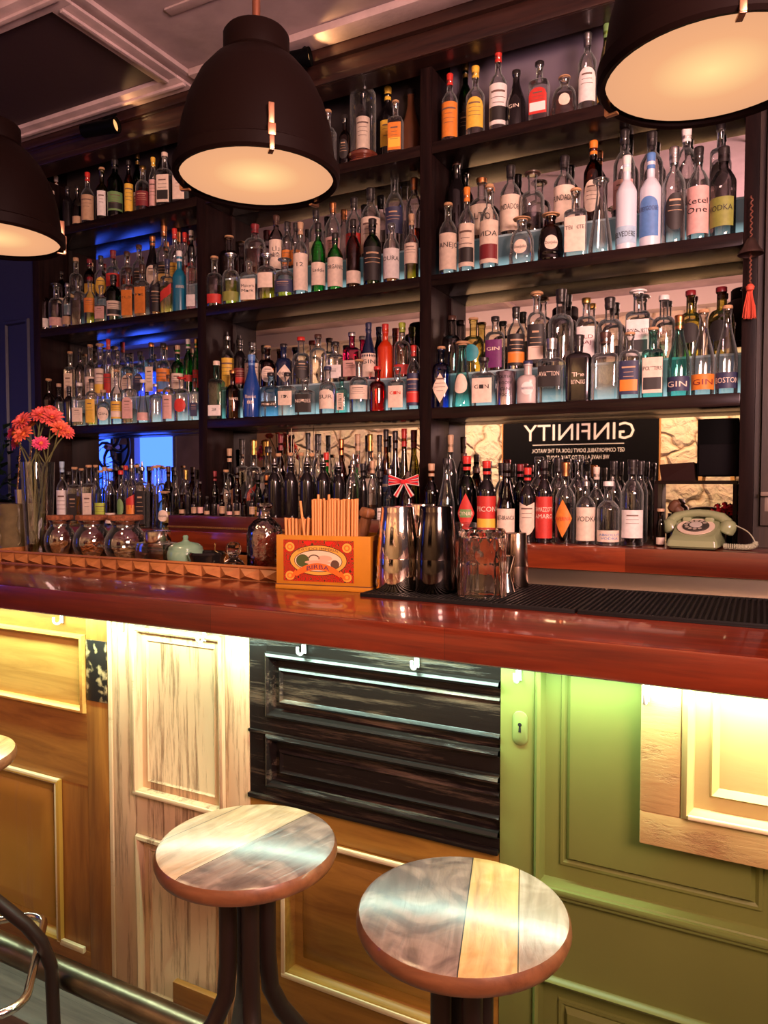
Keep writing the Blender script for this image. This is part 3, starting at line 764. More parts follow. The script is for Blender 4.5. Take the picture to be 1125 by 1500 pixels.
LQ = {
 'amb': ('amber', (0.86, 0.36, 0.05), (0.40, 0.10, 0.01)), 'gld': ('golden', (0.97, 0.74, 0.12), (0.55, 0.32, 0.03)),
 'drk': ('dark', (0.10, 0.03, 0.015), (0.02, 0.005, 0.003)), 'rdl': ('red', (0.62, 0.03, 0.02), (0.16, 0.004, 0.004)),
 'orl': ('orange', (0.98, 0.33, 0.05), (0.6, 0.1, 0.01)), 'yel': ('yellow', (0.96, 0.90, 0.15), (0.5, 0.45, 0.03)),
 'mar': ('maroon', (0.26, 0.03, 0.02), (0.05, 0.004, 0.004)), 'pur': ('purple', (0.12, 0.05, 0.20), (0.02, 0.01, 0.05)),
 'tan': ('tan', (0.62, 0.40, 0.24), (0.25, 0.13, 0.07)), 'ros': ('pink', (0.9, 0.4, 0.45), (0.45, 0.1, 0.12)),
}
LQM = {k: (v[0], glass(v[0] + '_liquid', v[1], v[2], 0.0, power=1.6)) for k, v in LQ.items()}
COLS = {
 'c': ('cream', (0.84, 0.68, 0.55)), 'w': ('white', (0.86, 0.80, 0.77)), 'k': ('black', (0.020, 0.016, 0.016)), 'r': ('red', (0.60, 0.035, 0.025)),
 'o': ('orange', (0.78, 0.24, 0.03)), 'y': ('yellow', (0.84, 0.52, 0.06)), 'g': ('green', (0.16, 0.30, 0.10)), 'b': ('blue', (0.10, 0.24, 0.55)),
 'n': ('navy', (0.035, 0.04, 0.10)), 'p': ('pink', (0.72, 0.42, 0.38)), 't': ('tan', (0.52, 0.33, 0.20)), 'm': ('maroon', (0.20, 0.015, 0.020)),
 'l': ('lime', (0.50, 0.62, 0.06)), 'v': ('purple', (0.16, 0.02, 0.14)), 'q': ('teal', (0.03, 0.30, 0.36)), 's': ('silver', (0.62, 0.60, 0.60)),
 'x': ('copper', (0.62, 0.26, 0.10)), 'a': ('gold', (0.70, 0.44, 0.12)), 'd': ('cork', (0.60, 0.34, 0.17)), 'z': ('glass', (0.5, 0.55, 0.55)), 'i': ('dark brown', (0.07, 0.03, 0.02)),
 'h': ('olive', (0.25, 0.27, 0.05)), 'u': ('pale blue', (0.42, 0.60, 0.75)),
}
def colmat(k, use):
    nm, c = COLS[k]
    if k == 'z': return GL['clr'][1]
    metal = 1.0 if k in 'sxa' and use == 'cap' else (0.4 if k in 'xa' else 0.0)
    if use == 'label': return flat(nm.replace(' ', '_') + '_label_paper', c, 0.55, metal=0.0, bump=0.0, var=0.18, vscale=60)
    return flat(nm.replace(' ', '_') + '_cap', c, 0.35 if k != 'd' else 0.8, metal=metal, var=0.25 if k == 'd' else 0.0, vscale=200)

SHAPES = {  # section exponent, depth ratio, shoulder start, shoulder end, kind of shoulder, neck share of body radius
 'sp': (2, 1.0, 0.56, 0.70, 's', 0.36), 'tall': (2, 1.0, 0.60, 0.74, 's', 0.36), 'wine': (2, 1.0, 0.60, 0.76, 's', 0.38),
 'burg': (2, 1.0, 0.42, 0.80, 'l', 0.36), 'sq': (7, 0.95, 0.62, 0.70, 'q', 0.38), 'fl': (5, 0.6, 0.64, 0.74, 'q', 0.34),
 'rd': (2.4, 0.8, 0.40, 0.76, 'b', 0.36), 'cone': (2, 1.0, 0.06, 0.80, 'l', 0.36), 'dec': (2.2, 1.0, 0.52, 0.68, 'q', 0.36),
 'sm': (2, 1.0, 0.55, 0.66, 's', 0.45), 'cyl': (2, 1.0, 0.93, 0.95, 'q', 0.20), 'rq': (3.2, 0.95, 0.60, 0.74, 'q', 0.36),
}
SHW = {'sp': '', 'tall': 'slim', 'wine': '', 'burg': '', 'sq': 'square', 'fl': 'flat', 'rd': 'squat', 'cone': 'conical', 'dec': 'rounded', 'sm': 'tiny', 'cyl': 'cylindrical', 'rq': ''}

def sup(t, p, a, b):
    s_, c_ = sin(t), cos(t)
    e = 2.0 / p
    return (a * math.copysign(abs(s_) ** e, s_), -b * math.copysign(abs(c_) ** e, c_))

def body_profile(h, R, shape, caph, rn):
    p, dr, zs, zn, kind, nk = SHAPES[shape]
    top = h - caph * 0.55
    b = [(0.0, 0.004, p), (R * 0.80, 0.0, p), (R * 0.97, 0.002, p), (R, 0.008, p)]
    zS, zN = h * zs, h * zn
    if kind == 'b':
        for i in range(1, 8):
            u = i / 8.0
            r = R * (0.92 + 0.08 * sin(pi * min(1, u * 1.3)))
            b.append((r, 0.008 + (zS - 0.008) * u, p))
        for i in range(9):
            u = i / 8.0
            b.append((rn + (R * 0.93 - rn) * sqrt(max(0, 1 - u * u)), zS + (zN - zS) * u, p + (2 - p) * u))
    elif kind == 'q':
        b.append((R, zS, p))
        for i in range(1, 7):
            u = i / 6.0
            b.append((rn + (R - rn) * sqrt(max(0, 1 - u ** 2)), zS + (zN - zS) * u, p + (2 - p) * u * u))
    elif kind == 'l':
        b.append((R, zS, p))
        for i in range(1, 8):
            u = i / 7.0
            b.append((R + (rn - R) * (0.5 * u + 0.5 * (u * u * (3 - 2 * u))), zS + (zN - zS) * u, p))
    else:
        b.append((R, zS, p))
        for i in range(1, 8):
            u = i / 7.0
            f = sqrt(1 - u * u) if u < 0.55 else None
            g = 1 - u * u * (3 - 2 * u)
            b.append((rn + (R - rn) * (0.5 * g + 0.5 * sqrt(1 - u * u)), zS + (zN - zS) * u, p))
    b += [(rn, zN + 0.003, 2), (rn * 0.98, top - 0.012, 2), (rn * 1.15, top - 0.010, 2), (rn * 1.15, top, 2), (0, top, 2)]
    return b, p, dr

def ring_mesh(mb, prof, dr, n, k=0, scale=1.0):
    vs = []; fs = []; rings = []
    for r, z, p in prof:
        if r < 1e-6: rings.append([len(vs)]); vs.append((0, 0, z)); continue
        ring = []
        for i in range(n):
            t = 2 * pi * (i + 0.5) / n
            d = dr if r > 0.018 else 1.0
            x, y = sup(t, p, r * scale, r * scale * (dr + (1 - dr) * max(0, min(1, (0.022 - r) / 0.008)) if True else d))
            ring.append(len(vs)); vs.append((x, y, z))
        rings.append(ring)
    for a, b in zip(rings, rings[1:]):
        for i in range(n):
            j = (i + 1) % n
            if len(a) == 1: fs.append((a[0], b[j], b[i]))
            elif len(b) == 1: fs.append((a[i], a[j], b[0]))
            else: fs.append((a[i], a[j], b[j], b[i]))
    mb.add(vs, fs, k)

def r_at(prof, z):
    for (r0, z0, p0), (r1, z1, p1) in zip(prof, prof[1:]):
        if z0 <= z <= z1 and z1 > z0:
            u = (z - z0) / (z1 - z0); return r0 + (r1 - r0) * u, p0 + (p1 - p0) * u
    return prof[4][0], prof[4][2]

def wrap_fn(prof, dr, off=0.0006):
    """maps (arc length from the front, height) onto the bottle's surface"""
    r0, p0 = r_at(prof, prof[3][1] + 0.02)
    tab = []; L = 0; prev = None
    M_ = 90
    for i in range(M_ + 1):
        t = pi * i / M_ * 0.95
        q = sup(t, p0, r0, r0 * dr)
        if prev: L += math.hypot(q[0] - prev[0], q[1] - prev[1])
        tab.append((L, t)); prev = q
    def ang(s):
        a = abs(s)
        for (l0, t0), (l1, t1) in zip(tab, tab[1:]):
            if l0 <= a <= l1:
                return math.copysign(t0 + (t1 - t0) * (a - l0) / max(1e-9, l1 - l0), s)
        return math.copysign(tab[-1][1], s)
    def f(s, z):
        r, p = r_at(prof, z)
        x, y = sup(ang(s), p, r + off, r * dr + off)
        return (x, y, z)
    return f, r0

def patch(mb, f, s0, s1, z0, z1, ns=8, nz=2, k=0, mask=None):
    """label patch; mask(u) -> half height share at u in -1..1 shapes it as oval, arch or diamond"""
    vs = []; fs = []
    for i in range(ns + 1):
        u = -1 + 2 * i / ns
        s = (s0 + s1) / 2 + u * (s1 - s0) / 2
        lo, hi = (0.0, 1.0) if not mask else mask(u)
        for j in range(nz + 1):
            w = lo + (hi - lo) * j / nz
            vs.append(f(s, z0 + (z1 - z0) * w))
    for i in range(ns):
        for j in range(nz):
            a = i * (nz + 1) + j
            fs.append((a, a + nz + 1, a + nz + 2, a + 1))
    mb.add(vs, fs, k)
MASK = {
 'oval': lambda u: (0.5 - 0.5 * sqrt(max(0, 1 - u * u)), 0.5 + 0.5 * sqrt(max(0, 1 - u * u))),
 'diam': lambda u: (0.5 * abs(u), 1 - 0.5 * abs(u)),
 'arch': lambda u: (0.0, 0.72 + 0.28 * sqrt(max(0, 1 - u * u))),
 'shld': lambda u: (0.25 * abs(u) ** 2 + 0.0, 1.0 - 0.12 * (1 - abs(u))),
 'diag': lambda u: (0.10 + 0.40 * (u + 1) / 2, 0.55 + 0.40 * (u + 1) / 2),
}
INK = {}
def ink(k):
    nm, c = COLS[k]
    return flat(nm.replace(' ', '_') + '_ink', c, 0.5)
LBLZ = {'': (0.10, 0.42), 'full': (0.06, 0.56), 'high': (0.24, 0.56), 'low': (0.06, 0.24), 'oval': (0.12, 0.50), 'diam': (0.08, 0.56), 'arch': (0.10, 0.52), 'shld': (0.10, 0.54), 'diag': (0.16, 0.56), 'vert': (0.08, 0.54), 'rnd': (0.20, 0.50), 'band': (0.22, 0.34)}
LBLW = {'': 1.15, 'full': 1.35, 'high': 1.15, 'low': 1.3, 'oval': 0.95, 'diam': 1.0, 'arch': 1.05, 'shld': 1.0, 'diag': 1.7, 'vert': 0.7, 'rnd': 0.9, 'band': 1.7}
counter_ = {}
def bottle(loc, h, R, shape, gkey, liq, fill, lab, cap, text, rz, name, label, group, detail=1):
    p_, dr_, zs_, zn_, kd_, nk_ = SHAPES[shape]
    rn = max(0.0095, min(0.0165, R * nk_))
    if shape == 'sm': rn = R * 0.5
    if shape in ('cyl',): rn = R * 0.25
    tall = cap.endswith('+'); knob = cap.endswith('*'); pour = cap.endswith('~')
    ck = cap[0]
    caph = h * (0.17 if tall else 0.075)
    if knob: caph = h * 0.10
    if pour: caph = h * 0.17
    if ck == '-': caph = 0.002
    o = thing(name, label, 'bottle', loc, rz, group)
    prof, p, dr = body_profile(h, R, shape, caph, rn)
    n = 20 if p < 3 else 24
    g = MB(); ring_mesh(g, prof, dr, n)
    g.build('glass_body', GL[gkey][1], o, angle=50)
    if liq:
        zf = h * fill
        lp = [(0, 0.006, p), (R * 0.90, 0.006, p)]
        for r, z, q in prof[3:]:
            if 0.008 < z < zf and r > rn * 0.9: lp.append((r * 0.93, z, q))
        r, q = r_at(prof, zf)
        lp += [(r * 0.93, zf, q), (0, zf, q)]
        l = MB(); ring_mesh(l, lp, dr, n)
        l.build('liquid', LQM[liq][1], o, angle=50)
    f, r0 = wrap_fn(prof, dr)
    if lab and lab != '-':
        lk, _, lm = lab.partition('.')
        base, deco = lk[0], lk[1:]
        z0, z1 = LBLZ[lm]; z0 *= h; z1 *= h
        zmax = h * zs_ if shape not in ('burg', 'cone', 'rd') else h * (0.56 if shape != 'burg' else 0.48)
        z1 = min(z1, zmax - 0.004)
        hw = r0 * LBLW[lm] if p < 3 else r0 * min(0.92, LBLW[lm])
        if lm in ('diag', 'band') and p >= 3: hw = r0 * 0.96
        if lm == 'rnd': hw = min(hw, (z1 - z0) / 2)
        L = MB(); mats = [colmat(base, 'label')]
        patch(L, f, -hw, hw, z0, z1, ns=12 if lm in MASK or lm == 'rnd' else 8, nz=2 if shape not in ('burg', 'cone', 'rd') else 5, mask=MASK.get('oval' if lm == 'rnd' else lm))
        f2, _ = wrap_fn(prof, dr, 0.0012)
        if deco:
            mats.append(ink(deco[0]))
            dz = z1 - z0
            if lm == 'oval' or lm == 'rnd':
                patch(L, f2, -hw * 0.5, hw * 0.5, z0 + dz * 0.28, z0 + dz * 0.72, ns=8, nz=1, k=1, mask=MASK['oval'])
            elif lm == 'diam':
                patch(L, f2, -hw * 0.6, hw * 0.6, z0 + dz * 0.40, z0 + dz * 0.60, ns=6, nz=1, k=1)
            else:
                patch(L, f2, -hw * 0.86, hw * 0.86, z0 + dz * 0.10, z0 + dz * 0.44, ns=6, nz=1, k=1)
        f3, _ = wrap_fn(prof, dr, 0.0017)
        if text:
            body, _, tc = text.partition('|')
            tk = tc or ('k' if base not in 'knmvgr' else 'c')
            mats.append(ink(tk)); ki = len(mats) - 1
            lines = body.split('/')
            dz = z1 - z0
            if lm == 'vert':
                th = hw * 1.0
                vs, fs, wd = text_flat(body)
                sc_ = min(dz * 0.9 / wd, th * 1.1)
                zc = (z0 + z1) / 2
                L.add([f3((y - 0.5) * th, zc - x * sc_) for x, y in vs], fs, ki)
            else:
                big = 1.0 if len(lines) == 1 else 0.8
                tot = min(dz * 0.62, len(lines) * hw * 0.62)
                lh = tot / len(lines)
                ztop = (z0 + dz * (0.78 if not lm in ('oval', 'diam', 'rnd') else 0.5 + 0.5 * tot / dz))
                for i, s in enumerate(lines):
                    put_text(L, s, f3, lh * 0.66, hw * (1.75 if lm not in ('oval', 'diam') else 1.6), ki, 0, ztop - lh * (i + 0.5))
        elif lm not in ('low', 'diag', 'band', 'rnd') and detail:
            # small print lines
            mats.append(flat('faded_print', (0.16, 0.09, 0.07), 0.6) if base not in 'knmv' else ink('t')); ki = len(mats) - 1
            dz = z1 - z0
            rr = random.Random(int(abs(loc[0]) * 1000))
            for q in range(rr.choice((3, 4))):
                zz = z0 + dz * (0.78 - q * 0.13)
                ww = hw * rr.uniform(0.35, 0.7)
                patch(L, f3, -ww, ww, zz, zz + dz * (0.05 if q == 0 else 0.015), ns=4, nz=1, k=ki)
        L.build('label', mats, o, angle=60)
    elif text:
        body, _, tc = text.partition('|')
        L = MB(); lines = body.split('/')
        f3, _ = wrap_fn(prof, dr, 0.0012)
        hw = r0 * 1.0 if p < 3 else r0 * 0.85
        lh = min(h * 0.13, r0 * 0.75)
        for i, s in enumerate(lines):
            put_text(L, s, f3, lh * 0.5, hw * 1.2, 0, 0, h * (0.40 if shape != 'burg' else 0.33) - i * lh * 0.85)
        L.build('lettering', [ink(tc or 'c')], o, angle=60)
    if ck != '-':
        top = h - caph * 0.55
        C = MB()
        if knob:
            rr = rn * 1.9
            C.lathe([(rn * 1.2, top - 0.002), (rn * 1.25, top + 0.002), (rr, top + (h - top) * 0.25), (rr * 1.03, top + (h - top) * 0.6), (rr * 0.8, h - 0.001), (0, h)], 18)
        elif tall:
            C.lathe([(rn * 1.08, h - caph), (rn * 1.10, h - caph * 0.5), (rn * 1.2, h - caph * 0.18), (rn * 1.2, h - 0.002), (rn * 1.05, h), (0, h)], 16)
            if caph > 0.03: C.lathe([(rn * 1.12, h - caph * 0.45), (rn * 1.16, h - caph * 0.43), (rn * 1.16, h - caph * 0.40), (rn * 1.12, h - caph * 0.38)], 16)
        elif pour:
            zz = top
            C.lathe([(rn * 1.1, zz - 0.012), (rn * 1.1, zz + 0.002), (rn * 0.5, zz + 0.006), (0.0045, zz + 0.012), (0.0035, h - 0.004), (0.003, h), (0, h)], 12)
        elif ck == 'd':
            C.lathe([(rn * 0.92, top - 0.001), (rn * 0.95, top + 0.001), (rn * 1.3, top + 0.0015), (rn * 1.3, h - 0.002), (rn * 1.2, h), (0, h)], 16)
        else:
            C.lathe([(rn * 1.22, h - caph), (rn * 1.24, h - caph * 0.9), (rn * 1.24, h - 0.0015), (rn * 1.12, h), (0, h)], 18)
        C.build('cork_stopper' if ck == 'd' else ('pourer' if pour else 'cap'), colmat(ck, 'cap') if not pour else colmat('s', 'cap'), o, angle=50)
    return o

ORD = ['first', 'second', 'third', 'fourth', 'fifth', 'sixth', 'seventh', 'eighth', 'ninth', 'tenth', 'eleventh', 'twelfth', 'thirteenth', 'fourteenth', 'fifteenth', 'sixteenth', 'seventeenth', 'eighteenth', 'nineteenth', 'twentieth'] + ['twenty-%s' % x for x in ('first', 'second', 'third', 'fourth', 'fifth', 'sixth', 'seventh', 'eighth', 'ninth')]
def capword(c):
    if c[0] == '-': return ''
    if c[0] == 'd': return 'cork'
    if c.endswith('~'): return 'pourer'
    if c.endswith('*'): return COLS[c[0]][0] + (' stopper' if COLS[c[0]][0] != 'glass' else ' stopper')
    return COLS[c[0]][0] + ' cap'
LBW = {'oval': 'oval ', 'diam': 'diamond ', 'arch': 'arched ', 'shld': 'shield ', 'diag': 'slanted ', 'rnd': 'round ', 'vert': 'upright '}
def row(txt, Y, Z, place, name='liquor_bottle', lean=0.7, rmax=0.046, group=None, others=()):
    """each line: px top width shape glass liquid:fill label cap text — px, top and width are read off the photograph"""
    items = []
    for ln in txt.strip().splitlines():
        ln = ln.split('#')[0].strip()
        if not ln: continue
        t = ln.split(None, 8)
        items.append((float(t[0]), float(t[1]), float(t[2]), t[3], t[4], t[5], t[6], t[7], t[8] if len(t) > 8 else ''))
    items.sort(key=lambda i: i[0])
    xs = []
    for i, it in enumerate(items):
        px, top, wpx, shape, gk, lq, lab, cap, text = it
        q = at(px, top, Y=Y)
        depth = q.x * FWD.x + q.y * FWD.y + (q.z - EYE) * FWD.z
        R = wpx / 2.0 * depth / FPX
        # the oblique view widens a box and keeps a cylinder
        if SHAPES[shape][0] > 3: R *= 0.95
        R = min(R * 1.02, rmax if SHAPES[shape][1] > 0.7 else 0.055)
        h = q.z - Z
        xs.append([q.x, R, h])
    # neighbours never run into each other
    for k in range(6):
        for i in range(len(xs) - 1):
            gap = xs[i + 1][0] - xs[i][0] - (xs[i + 1][1] + xs[i][1]) * 1.02
            if gap < 0:
                xs[i][1] += gap * 0.5 * 0.5; xs[i + 1][1] += gap * 0.5 * 0.5
    for i, it in enumerate(items):
        px, top, wpx, shape, gk, lq, lab, cap, text = it
        x, R, h = xs[i]
        R = max(R, 0.012)
        ph = atan2(-x, Y)
        sq = SHAPES[shape][0] > 3
        rng = random.Random(int(px * 13 + top))
        rz = ph * (0.45 if sq else 0.8) + rng.uniform(-0.15, 0.15) * (0.5 if sq else 1.6)
        liq, fill = (None, 0) if lq == '-' else (lq.split(':')[0], float(lq.split(':')[1]))
        words = [GL[gk][0]]
        if SHW[shape]: words.append(SHW[shape])
        words.append({'liquor_bottle': 'bottle', 'wine_bottle': 'wine bottle', 'bitters_bottle': 'bitters bottle'}[name])
        d = ' '.join(words)
        ex = []
        if lab != '-':
            lk, _, lm = lab.partition('.')
            ex.append(COLS[lk[0]][0] + ' ' + LBW.get(lm, '') + 'label')
        elif liq and GL[gk][0] in ('clear', 'smoky'):
            ex.append(LQ[liq][0] + ' contents')
        if capword(cap): ex.append(capword(cap))
        pos = ORD[i + sum(1 for v_ in others if v_ < px)] + ' from left' if i < len(items) - 1 else 'last at right'
        base_ = place.replace('@', pos)
        full = d + ', ' + ', '.join(ex) + '; ' + base_
        wc = lambda s: len(s.replace('-', ' ').replace(';', ' ').replace(',', ' ').split())
        if wc(full) > 16 and len(ex) > 1: full = d + ', ' + ex[0] + '; ' + base_
        bottle((x, Y, Z), h, R, shape, gk, liq, fill, lab if lab != '-' else None, cap, text, rz, name, full, group or place.replace('@, ', '').replace('@ ', ''), detail=1)

YF_, YR_ = 2.642, 2.738
ZA, ZB, ZD = 1.785, 2.287, 2.780
ST = 0.140
# --- top shelf
row('''
659 109 23 tall clr orl:.5 o.full r+
696.5 98 27 sp clr - y.arch y+
730 72 26 sp clr - wk.full r+
756.5 104 28 burg blk - - k GIN|c
790.5 91 29 sq clr - rw.arch k
827 113 38 rd clr amb:.55 c.rnd d
861 49 27 wine clr - w.arch s+
889 36 25 burg ygl gld:.5 y.full g+
''', YF_, ZD, '@, front row, top shelf, right bay')
row('''
682 93 20 wine dgr - k a+
''', YR_, ZD, 'behind, top shelf, right bay')
row('''
480 162 24 sq clr - qy.rnd d
505 169 17 sp brn - k.oval k
579.5 148 22 sq clr amb:.6 oy.full d
''', YF_, ZD, '@, front row, top shelf, middle bay')
row('''
568 128 24 wine blk - y.high y+
602 132 28 burg stn - - k
''', YR_, ZD, '@, rear row, top shelf, middle bay')
row('''
75 280 19 sp smk - c.low c
99 274 15 wine blk - - k
113 273 14 sp smk drk:.5 t.low k
128 253 18 sp clr tan:.4 t.full r+
149 246 18 sp olv - w.vert d
168 234 22 wine dgr - gk k+
188 235 12 tall brn - y.full k+
209 244 21 sp clr amb:.5 m a
224 231 12 tall clr tan:.5 p.full y+
241 224 21 sq clr tan:.5 ck.full c
264 229 20 sq clr tan:.4 c.full c
''', YF_, ZD, '@, front row, top shelf, left bay')
row('''
82 258 13 tall brn - - c+
201 224 14 wine dgr - c a+
240 205 20 wine smk drk:.6 ak k+
''', YR_, ZD, '@, rear row, top shelf, left bay')

# --- second shelf
row('''
64.5 413 17 sp smk - w.low s+
82 415 20 dec clr mar:.55 p.low k*
98.5 415 15 sp clr drk:.28 t.low s
114 404 18 sq clr mar:.5 - k
131.5 406 17 sp clr gld:.45 o.high m
148 418 16 sq clr tan:.45 p z
166 403 21 wine dgr - ck k+
188 394 18 sq clr amb:.5 o.full i OLD
208 388 19 sq clr amb:.5 o.full i+ RYE
228 388 18 sp clr amb:.5 k.full k
245 380 18 sq clr gld:.5 r.diag n+
262.5 368 20 sp tea - - w+ LEGENDE
281 362 15 sq clr ros:.15 w.low k+
''', YF_, ZB, '@, front row, second shelf, left bay')
row('''
89 398 15 wine brn - c.low k
111 378 18 dec clr drk:.4 k.band t
131 380 16 wine brn - y m+
147.6 375 17 sp clr tan:.3 y.oval k+
165.5 367 20 dec clr - r.high m+
186 369 20 dec clr orl:.45 - i
203.5 359 19 sp clr amb:.45 k.arch i
223 346 20 burg blk - c.oval x+
240 330 23 sp clr amb:.4 ka x+
255.5 335 19 sp clr - y r+
270.5 341 15 sp clr orl:.4 - r+
280 338 13 wine blk - r w+
''', YR_, ZB + ST, '@, rear row, second shelf, left bay')
row('''
314 376 24 dec clr amb:.42 r.low d
338 371 24 dec clr yel:.45 h.low s*
364.5 383 25 fl clr amb:.45 c.full z Makers/Mark
391 372 27 rq clr gld:.55 c.high s* |k
417 379 29 dec clr yel:.32 n z*
440 326 21 tall clr - c.full t+ 12
466 327 21 wine grn - c k+ Laddie
490.7 342 22 wine grn - c.full k+ ORGANIC
517.5 322 21 wine brn - c.low k+
545.5 321 26 wine dgr - k.full k+
573.5 328 24 wine clr amb:.3 w.full z JOURA
603 314 21 sp clr gld:.4 c.high t+
''', YF_, ZB, '@, front row, second shelf, middle bay')
row('''
335.5 346 33 dec smk - - d
373.5 329 32 rq clr rdl:.5 - m+
404.5 316 21 wine smk drk:.35 c.full i+ 山/崎
420 325 15 wine clr amb:.4 o k+
433 327 15 wine clr - o k+
463 308 22 wine clr - c k+
487.5 297 22 wine clr - p x+
518.5 290 24 wine clr - ro k+
543 276 28 wine clr tan:.3 c.full k+
578 254 27 wine clr - n.high d
607 261 24 wine clr amb:.3 - x+
''', YR_, ZB + ST, '@, rear row, second shelf, middle bay')
row('''
656.6 298 26 wine clr - c.full d ANEJO
684 275 23 tall clr - ck.full o+
717 271 27 tall clr - cm.full d VIDA
764.6 319 40 rd clr - c.rnd d* DonJulio
807 313 37 rd brn mar:.5 c.rnd d* DonJulio
843.7 277 33 sq clr - c.full d TENOTE
880.5 262 34 cone clr - - z*
918.5 229 29 tall frs - u.low w+ BELVEDERE
954 225 31 tall frs - b.arch b+ GREYGOOSE|n
988 216 33 wine clr - k.oval s+
1024 216 30 wine clr - p.full k+ Ketel/One
1060.5 216 35 wine smk - h k+ VODKA
''', YF_, ZB, '@, front row, second shelf, right bay')
row('''
669 234 27 wine blk - - i
705.6 262 36 sp clr tan:.3 c.full x ALTO
748 243 30 wine clr pur:.28 c.full k+ FUNDADOR
780 252 36 dec clr mar:.30 - i*
827 229 30 wine clr drk:.28 c.full k+ FUNDADOR
869.6 207 27 wine brn - c.oval o+
915 191 30 wine clr - p k+
955 194 32 wine clr - - k+
1006 189 30 wine clr - k.band w+
1056 182 28 sq clr - k.rnd k
''', YR_, ZB + ST, '@, rear row, second shelf, right bay')

# --- third shelf
row('''
71 555 18 sp smk - - d
86 562 14 sp smk - - t
101 566 15 wine blk - - k+
116 561 18 sq clr tan:.3 c w
134 555 17 rq clr gld:.45 y.full k
151 571 18 dec clr - c.oval t GIN
170.5 542 17 sp clr - yc d
189 547 18 sq clr tan:.3 p.arch d
209 556 18 cone clr - p.low w
228 562 18 rq clr - - s
247 549 17 rq clr - p.full i
266 552 21 rq clr - r.rnd r*
285 554 12 sq clr - n k
''', YF_, ZA, '@, front row, third shelf, left bay')
row('''
87 513 14 wine smk - - t
102.5 515 15 sq clr - c.full d
117 510 15 sp smk - - k
132 505 16 sp clr - c d
146.5 503 16 sp clr - cy.full t*
158.5 497 14 sp clr - r r+
171.5 513 15 sq clr - w k+
187 518 17 sq bgl - c.oval k
205 515 17 sq bgl - n.oval k
221.5 502 17 sq bgl - c.vert x
239 503 20 dec clr - ob.full k
260 506 18 dec grn - c t+
275.5 497 13 wine grn - r.band w+
287.5 496 11 wine grn - r a+
''', YR_, ZA + ST, '@, rear row, third shelf, left bay')
row('''
317 529 22 sq aqu - w.low c 3
341 542 21 sp brn - - x FARMER|c
368.5 520 26 burg blu - - b+ Bluecoat/88|c
397 546 26 sq bgl - k.band k MONTE|c
421 546 24 sq clr - c.high k 7½
447 555 28 sq clr - k.full z NORDES|c
480 537 25 dec clr - c.arch n SUR
500.5 552 15 sq aqu - c.vert k 52-MINUTES
526 527 28 dec clr - c.high d
553 537 24 dec red - - r
582 538 25 sq clr - c.full z GIN|r
606 506 20 wine clr - nr.full r+
''', YF_, ZA, '@, front row, third shelf, middle bay')
row('''
333 486 21 sp clr tan:.4 y.full s~
351.6 497 21 wine blk - mr k+
368.5 501 22 sp clr amb:.4 c.full k+
392 507 22 dec brn - c.oval d
415.6 504 24 dec nvy - c.diam k HENDRICKS
441 494 26 dec clr - k.oval r
466 490 25 rq clr - - i
491.5 501 25 sq clr - w k E
515.5 487 24 sq mag - p s
540 473 22 burg nvy - c.full n+ GIN
564.5 475 23 sp org - - r+
589 473 24 dec clr orl:.2 r.low l+
''', YR_, ZA + ST, '@, rear row, third shelf, middle bay')
row('''
646.5 508 27 rq dbg - c.diam d
677.6 500 30 cone aqu - c.rnd d*
709 524 33 sq clr - c.full k GIN
773.6 529 32 dec cer - w.rnd n NORDES|n
808 496 37 sq clr - k.high s+ AVIATION
848 491 38 fl blk - - k+ The/BOTANICALS|c
887 487 38 sq clr - - i+
923 487 32 rq clr - no.full d
957 480 31 sq aqu - ck.full d PORTERS
995.6 462 32 burg aqu - n.low x+ GIN
1031 454 34 burg clr - o.low d GIN|m
1066 448 32 burg clr - n.low d BOSTON
''', YF_, ZA, '@, front row, third shelf, right bay', others=(741,))
row('''
662 463 29 dec smk - - i
693.6 466 30 dec ygl - q.rnd d
725.6 464 29 rq clr mar:.2 v.full k GIN
756 450 25 wine clr - ko.full k+
786.4 427 28 rq clr - kc.full d*
822 424 40 dec clr - - k+ NO.3|k
859 437 30 rq clr - w.full a OLD/RAJ|m
893.6 436 36 dec clr - - k+ G
935 424 35 sq clr - wk.full w* BOTANIST
973 433 33 dec clr - - w BRUNNE|m
1012 426 32 dec ygl - k.rnd m
1057 421 34 dec ygl - k.rnd m
''', YR_, ZA + ST, '@, rear row, third shelf, right bay')

# --- back counter
row('''
632 679 26 wine brn mar:.5 w t+ CAMPARI|r
654 671 29 burg clr drk:.5 - k APEROL|o
684 668 28 wine dgr - rg.diam r+ CYNAR|c
713 675 27 wine blk - ry.full r+ PICON|c
742 678 27 burg brn drk:.5 c k+ NET-BRANCA|k
773 685 27 wine blk - c.shld r+
797.5 674 26 wine blk - r.full k+ RAMAZZOTTI/AMARO|c
828.5 677 28 sp clr drk:.5 o.diam x+ AVERNA|r
858.5 697 27 sp clr drk:.12 c.full k~ VODKA|k
891.5 705 32 sp clr - c.low w ABSOLUT/VODKA|b
927 673 31 wine clr drk:.36 w k+
''', 2.545, BZ, '@, front row, back counter, right bay')
row('''
660 637 20 wine clr - - t+
680 664 20 wine blk - - i+
699 685 18 sp brn - - i
735 678 22 wine clr - - k+
762 680 22 wine dgr - - m+
790 669 28 wine clr - - z
818 670 26 wine clr - - k+
848 669 28 wine clr - - z
874 684 22 sp clr - - c+
899 675 22 wine clr - - k+
939 675 20 wine clr - - k+
''', 2.715, BZ, '@, rear row, back counter, right bay')
